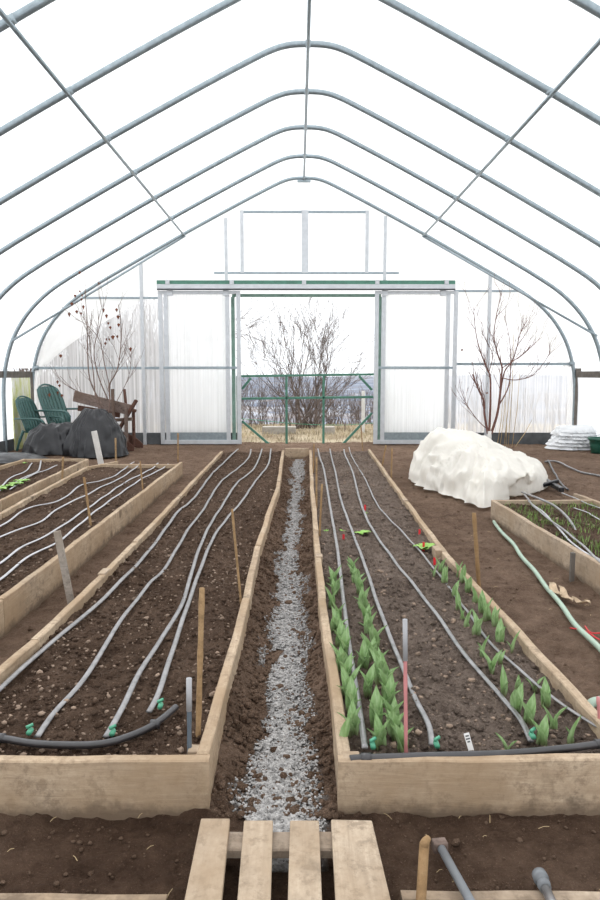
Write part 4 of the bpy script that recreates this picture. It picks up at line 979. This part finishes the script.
# brown adirondack chair lying against the wall
Yc = 11.0
a = P(118, 445, Yc); root = empty('adirondack_chair', (a.x, Yc, 0), 'weathered brown wooden garden chair tipped up beside the sapling', 'chair')
def pk(x0, y0, x1, y1, w, th=.03, dy0=0, dy1=0, m='dark_wood', nm='plank'):
    p, q = P(x0, y0, Yc+dy0), P(x1, y1, Yc+dy1)
    MB().bar(p, q, th, w, (0, 0, 1) if abs(x1-x0) > abs(y1-y0) else (1, 0, 0)).build(nm, M[m], root, False, .004)
pk(74, 396, 130, 410, .17, .04, .1, .0, 'dark_wood2', 'back_plank'); pk(78, 408, 120, 415, .09, .03, .25, .2, 'dark_wood', 'back_plank')
pk(112.5, 389, 113.5, 421, .03, .10, -.06, -.06, 'dark_wood2', 'leg'); pk(124.3, 389, 127, 415, .03, .08, .25, .25, 'dark_wood', 'leg')
pk(126, 408, 126.5, 447, .04, .09, -.05, -.05, 'dark_wood2', 'leg'); pk(133.5, 412, 134, 446, .04, .08, .35, .3, 'dark_wood', 'leg')
pk(114, 438, 136.5, 400, .035, .13, 0, .05, 'dark_wood', 'seat_plank'); pk(100, 421, 132, 419, .05, .1, .1, .1, 'dark_wood2', 'seat_rail'); pk(116, 407, 136, 411, .05, .08, .3, .3, 'dark_wood', 'armrest')
def rocker(x0, y0, x1, y1, dy):
    p, q = P(x0, y0, Yc+dy), P(x1, y1, Yc+dy); vs = []; n_ = 10
    for i in range(n_+1):
        t = i/n_; c = p.lerp(q, t); w = .10*math.sin(math.pi*(.12+.82*t))**.6
        for dy_ in (-.018, .018):
            for s in (-1, 1): vs.append((c.x, c.y+dy_, max(.0, c.z+s*w*.9)))
    fs = []
    for i in range(n_): a_ = i*4; b_ = a_+4; fs += [(a_, a_+1, b_+1, b_), (a_+2, b_+2, b_+3, a_+3), (a_, b_, b_+2, a_+2), (a_+1, a_+3, b_+3, b_+1)]
    fs += [(0, 2, 3, 1), (4*n_, 4*n_+1, 4*n_+3, 4*n_+2)]
    MB().add(vs, fs).build('rocker', M['dark_wood'], root)
rocker(107, 436, 134, 449, -.06); rocker(118, 434, 143, 446, .35)
# ---------------------------------------------------------------- outside
def out_h(x, y):
    z = np.where(y < 16.8, -.02+.06*(vnoise(x*.8, y*.8, 2)-.5), 0)
    d = np.clip(y-16.8, 0, None); z2 = -.12*d-.006*np.minimum(d, 60)**1.5*1.4
    z2 = np.maximum(z2, -48+3*(vnoise(x*.01, y*.01, 6)-.5)); return np.where(y < 16.8, z, z2)
ys = np.concatenate([np.linspace(12.15, 17, 60), np.geomspace(17.1, 400, 120)]); t = np.linspace(-1, 1, 150)
X = t[None]*(14+ys[:, None]*1.1); Y = np.repeat(ys[:, None], 150, 1)
mo, nt, b = mat('outdoor_ground', .95, .1); v = coords(nt)
cc = ramp(nt, noise_tex(nt, 1.3, 6, .7, v), [(.3, (.17, .12, .09)), (.45, (.38, .31, .22)), (.7, (.52, .45, .33))]); nt.links.new(cc, b.inputs['Base Color']); bump(nt, b, noise_tex(nt, 9, 5, .7, v), .8, .05)
o = grid_obj('outdoor_ground', X, Y, out_h(X, Y)+.0, mo); tag(o, kind='structure')
mv, nt, b = mat('valley_fields_hazed', .95, .1); v = coords(nt, (.0016, .006, 1))
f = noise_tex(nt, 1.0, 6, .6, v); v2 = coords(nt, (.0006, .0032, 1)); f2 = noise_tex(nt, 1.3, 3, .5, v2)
cc = ramp(nt, f, [(.32, (.09, .11, .15)), (.45, (.17, .19, .235)), (.53, (.24, .21, .20)), (.62, (.38, .41, .46))]); cc = mixc(nt, ramp(nt, f2, [(.4, (0, 0, 0)), (.6, (.8, .8, .8))]), cc, (.14, .18, .25))  # blue-grey in these field tones paints in the distance haze
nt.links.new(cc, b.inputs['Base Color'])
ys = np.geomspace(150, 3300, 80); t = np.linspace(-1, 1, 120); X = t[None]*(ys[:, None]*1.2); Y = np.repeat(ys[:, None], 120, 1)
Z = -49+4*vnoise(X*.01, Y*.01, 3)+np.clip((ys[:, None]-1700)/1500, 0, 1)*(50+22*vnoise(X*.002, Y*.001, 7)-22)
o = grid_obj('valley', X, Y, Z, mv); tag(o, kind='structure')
def f_o(n):
    y = RNG.uniform(12.5, 17.2, n); x = RNG.uniform(-7, 7, n)*.9; q_ = vnoise(x*1.5, y*2.5, 77) > .45; x = np.where(q_, x, x[::-1]*.5); z = out_h(x, y); return np.stack([x, y, z-.01], -1)
blades('dry_grass', 14000, f_o, .02, .13, .005, M['dry_grass'], 'dry tan grass on the bank outside the doorway', 'grass')
# outside shrub tree with many stems
rnd = random.Random(21); mb = MB(); b0 = V((.12, 15.7, -.05))
for k, (px, py) in enumerate(((283, 330), (290, 322), (300, 325), (312, 330), (322, 345), (335, 345), (345, 338), (350, 355), (358, 372), (275, 350), (268, 372), (366, 390), (330, 372), (305, 350), (290, 365), (262, 395), (350, 392))):
    t_ = P(px, py, 15.7+rnd.uniform(-.5, .5)); L = (t_-b0).length; d = (t_-b0).normalized(); bb = b0+V((rnd.uniform(-.35, .3), rnd.uniform(-.2, .2), 0))
    twig_tree(mb, bb, d, L*.52, .024, 4, rnd, .10, .03, 3, .36, 4, .003)
o = mb.build('bare_tree', M['bark_out'], None, True); based(o, b0); tag(o, 'bare many-stemmed grey tree standing beyond the green gate', 'tree')
rnd = random.Random(5); mb = MB(); b0 = V((-3.6, 15.2, -.05))
twig_tree(mb, b0, (-.1, 0, 1), 1.5, .1, 4, rnd, .09, .05, 3, .5, 6, .003)
for px, py in ((255, 332), (262, 322), (250, 345), (258, 350)):
    a = V((-2.6, 15.2, 2.0)); t_ = P(px, py, 15.2); twig_tree(mb, a, (t_-a), (t_-a).length*.55, .018, 3, rnd, .12, .02, 3, .5, 5, .0025)
mb.tube([(-3.55, 15.2, 1.3), (-3.1, 15.2, 1.75), (-2.6, 15.2, 2.0)], [.06, .045, .032], 6)
o = mb.build('bare_tree', M['bark_out'], None, True); based(o, b0); tag(o, 'bare tree outside reaching branches into the left of the doorway', 'tree')
# brushwood thickets (uncountable)
mb = MB(); rnd = random.Random(33)
for i in range(330):
    x = rnd.uniform(-2.6, 2.9); y = rnd.uniform(16.2, 18.5); h = rnd.uniform(.5, 1.1)*(1.05 if x < .2 else .75)
    twig_tree(mb, (x, y, float(out_h(np.array(x), np.array(y)))-.05), (rnd.gauss(0, .3), rnd.gauss(0, .2), 1), h*.6, .009, 3, rnd, .14, .05, 2, .45, 3, .003)
o = mb.build('brushwood', M['bark_out'], None, True); tag(o, 'tangled brown brushwood on the slope beyond the grass bank', 'brush', None, 'stuff')
mb = MB(); rnd = random.Random(35)
for i in range(260):
    x = rnd.uniform(-5.4, -2.4) if i < 190 else rnd.uniform(2.9, 6); y = rnd.uniform(13.5, 15.5); h = rnd.uniform(1.2, 2.6) if x < 0 else rnd.uniform(.4, .9)
    twig_tree(mb, (x, y, -.05), (rnd.gauss(0, .15), rnd.gauss(0, .15), 1), h*.6, .016, 2, rnd, .08, .05, 3, .35, 4, .006)
o = mb.build('hedge_brush', M['bark_out'], None, True); tag(o, 'bare bushes outside, blurred behind the end wall panels', 'brush', None, 'stuff')
a = G(363, 431, 0); Yp = a.y; t_ = P(362, 391, Yp); o = MB().box((a.x-.035, Yp-.035, -.1), (a.x+.035, Yp+.035, t_.z)).build('white_post', M['white_tag'], None, False, .005); based(o, (a.x, Yp, -.1)); tag(o, 'white square post outside, right of the bare tree', 'post')
for x0, x1, y0, y1, lb in ((262, 296, 427, 434, 'long low concrete block on the dry grass outside'), (325, 335, 427, 434, 'small square concrete block outside beside the tree base')):
    a = G(x0, y1, .0); b = G(x1, y1, .0); z = P(x0, y0, a.y).z; o = MB().box((a.x, a.y, -.04), (b.x, a.y+.3, z)).build('concrete_block', M['concrete'], None, False, .012); based(o, (a.x, a.y, -.04)); tag(o, lb, 'concrete block', 'concrete blocks outside')
root = empty('wire_fence', (0, 15.0, 0), 'thin teal wire strung between posts outside the doorway', 'fence')
mb = MB(); pp = [P(205, 417, 15), P(245, 419, 15), P(300, 424, 15), P(345, 425, 15), P(375, 423, 15), P(420, 424, 15)]
mb.tube(smooth_path(pp, 4), .006, 5).build('wire', M['valve'], root, True)
for i in (0, 3, 5): MB().tube([(pp[i].x, 15, -.05), (pp[i].x, 15, pp[i].z+.06)], .012, 6).build('post', M['bark'], root, True)
# ---------------------------------------------------------------- world & light
w = bpy.data.worlds.new('world'); sc.world = w; w.use_nodes = True; nt = w.node_tree; bg = nt.nodes['Background']
tc = nt.nodes.new('ShaderNodeTexCoord'); sx = nt.nodes.new('ShaderNodeSeparateXYZ'); nt.links.new(tc.outputs['Generated'], sx.inputs[0])
cr = ramp(nt, sx.outputs['Z'], [(0.0, (.93, .96, 1)), (.4, (.97, .985, 1)), (1, (1, 1, 1))]); nt.links.new(cr, bg.inputs[0]); bg.inputs[1].default_value = 1.0
sd = bpy.data.lights.new('sun', 'SUN'); sd.energy = 1.6; sd.angle = math.radians(35); so = bpy.data.objects.new('sun', sd); COL.objects.link(so); so.rotation_euler = (math.radians(-28), math.radians(-22), 0)
so.location = (0, 0, 20)
sc.view_settings.view_transform = 'Standard'; sc.view_settings.look = 'None'; sc.view_settings.gamma = 1; sc.view_settings.use_curve_mapping = False
sc.view_settings.exposure = .74
bpy.context.view_layer.update()
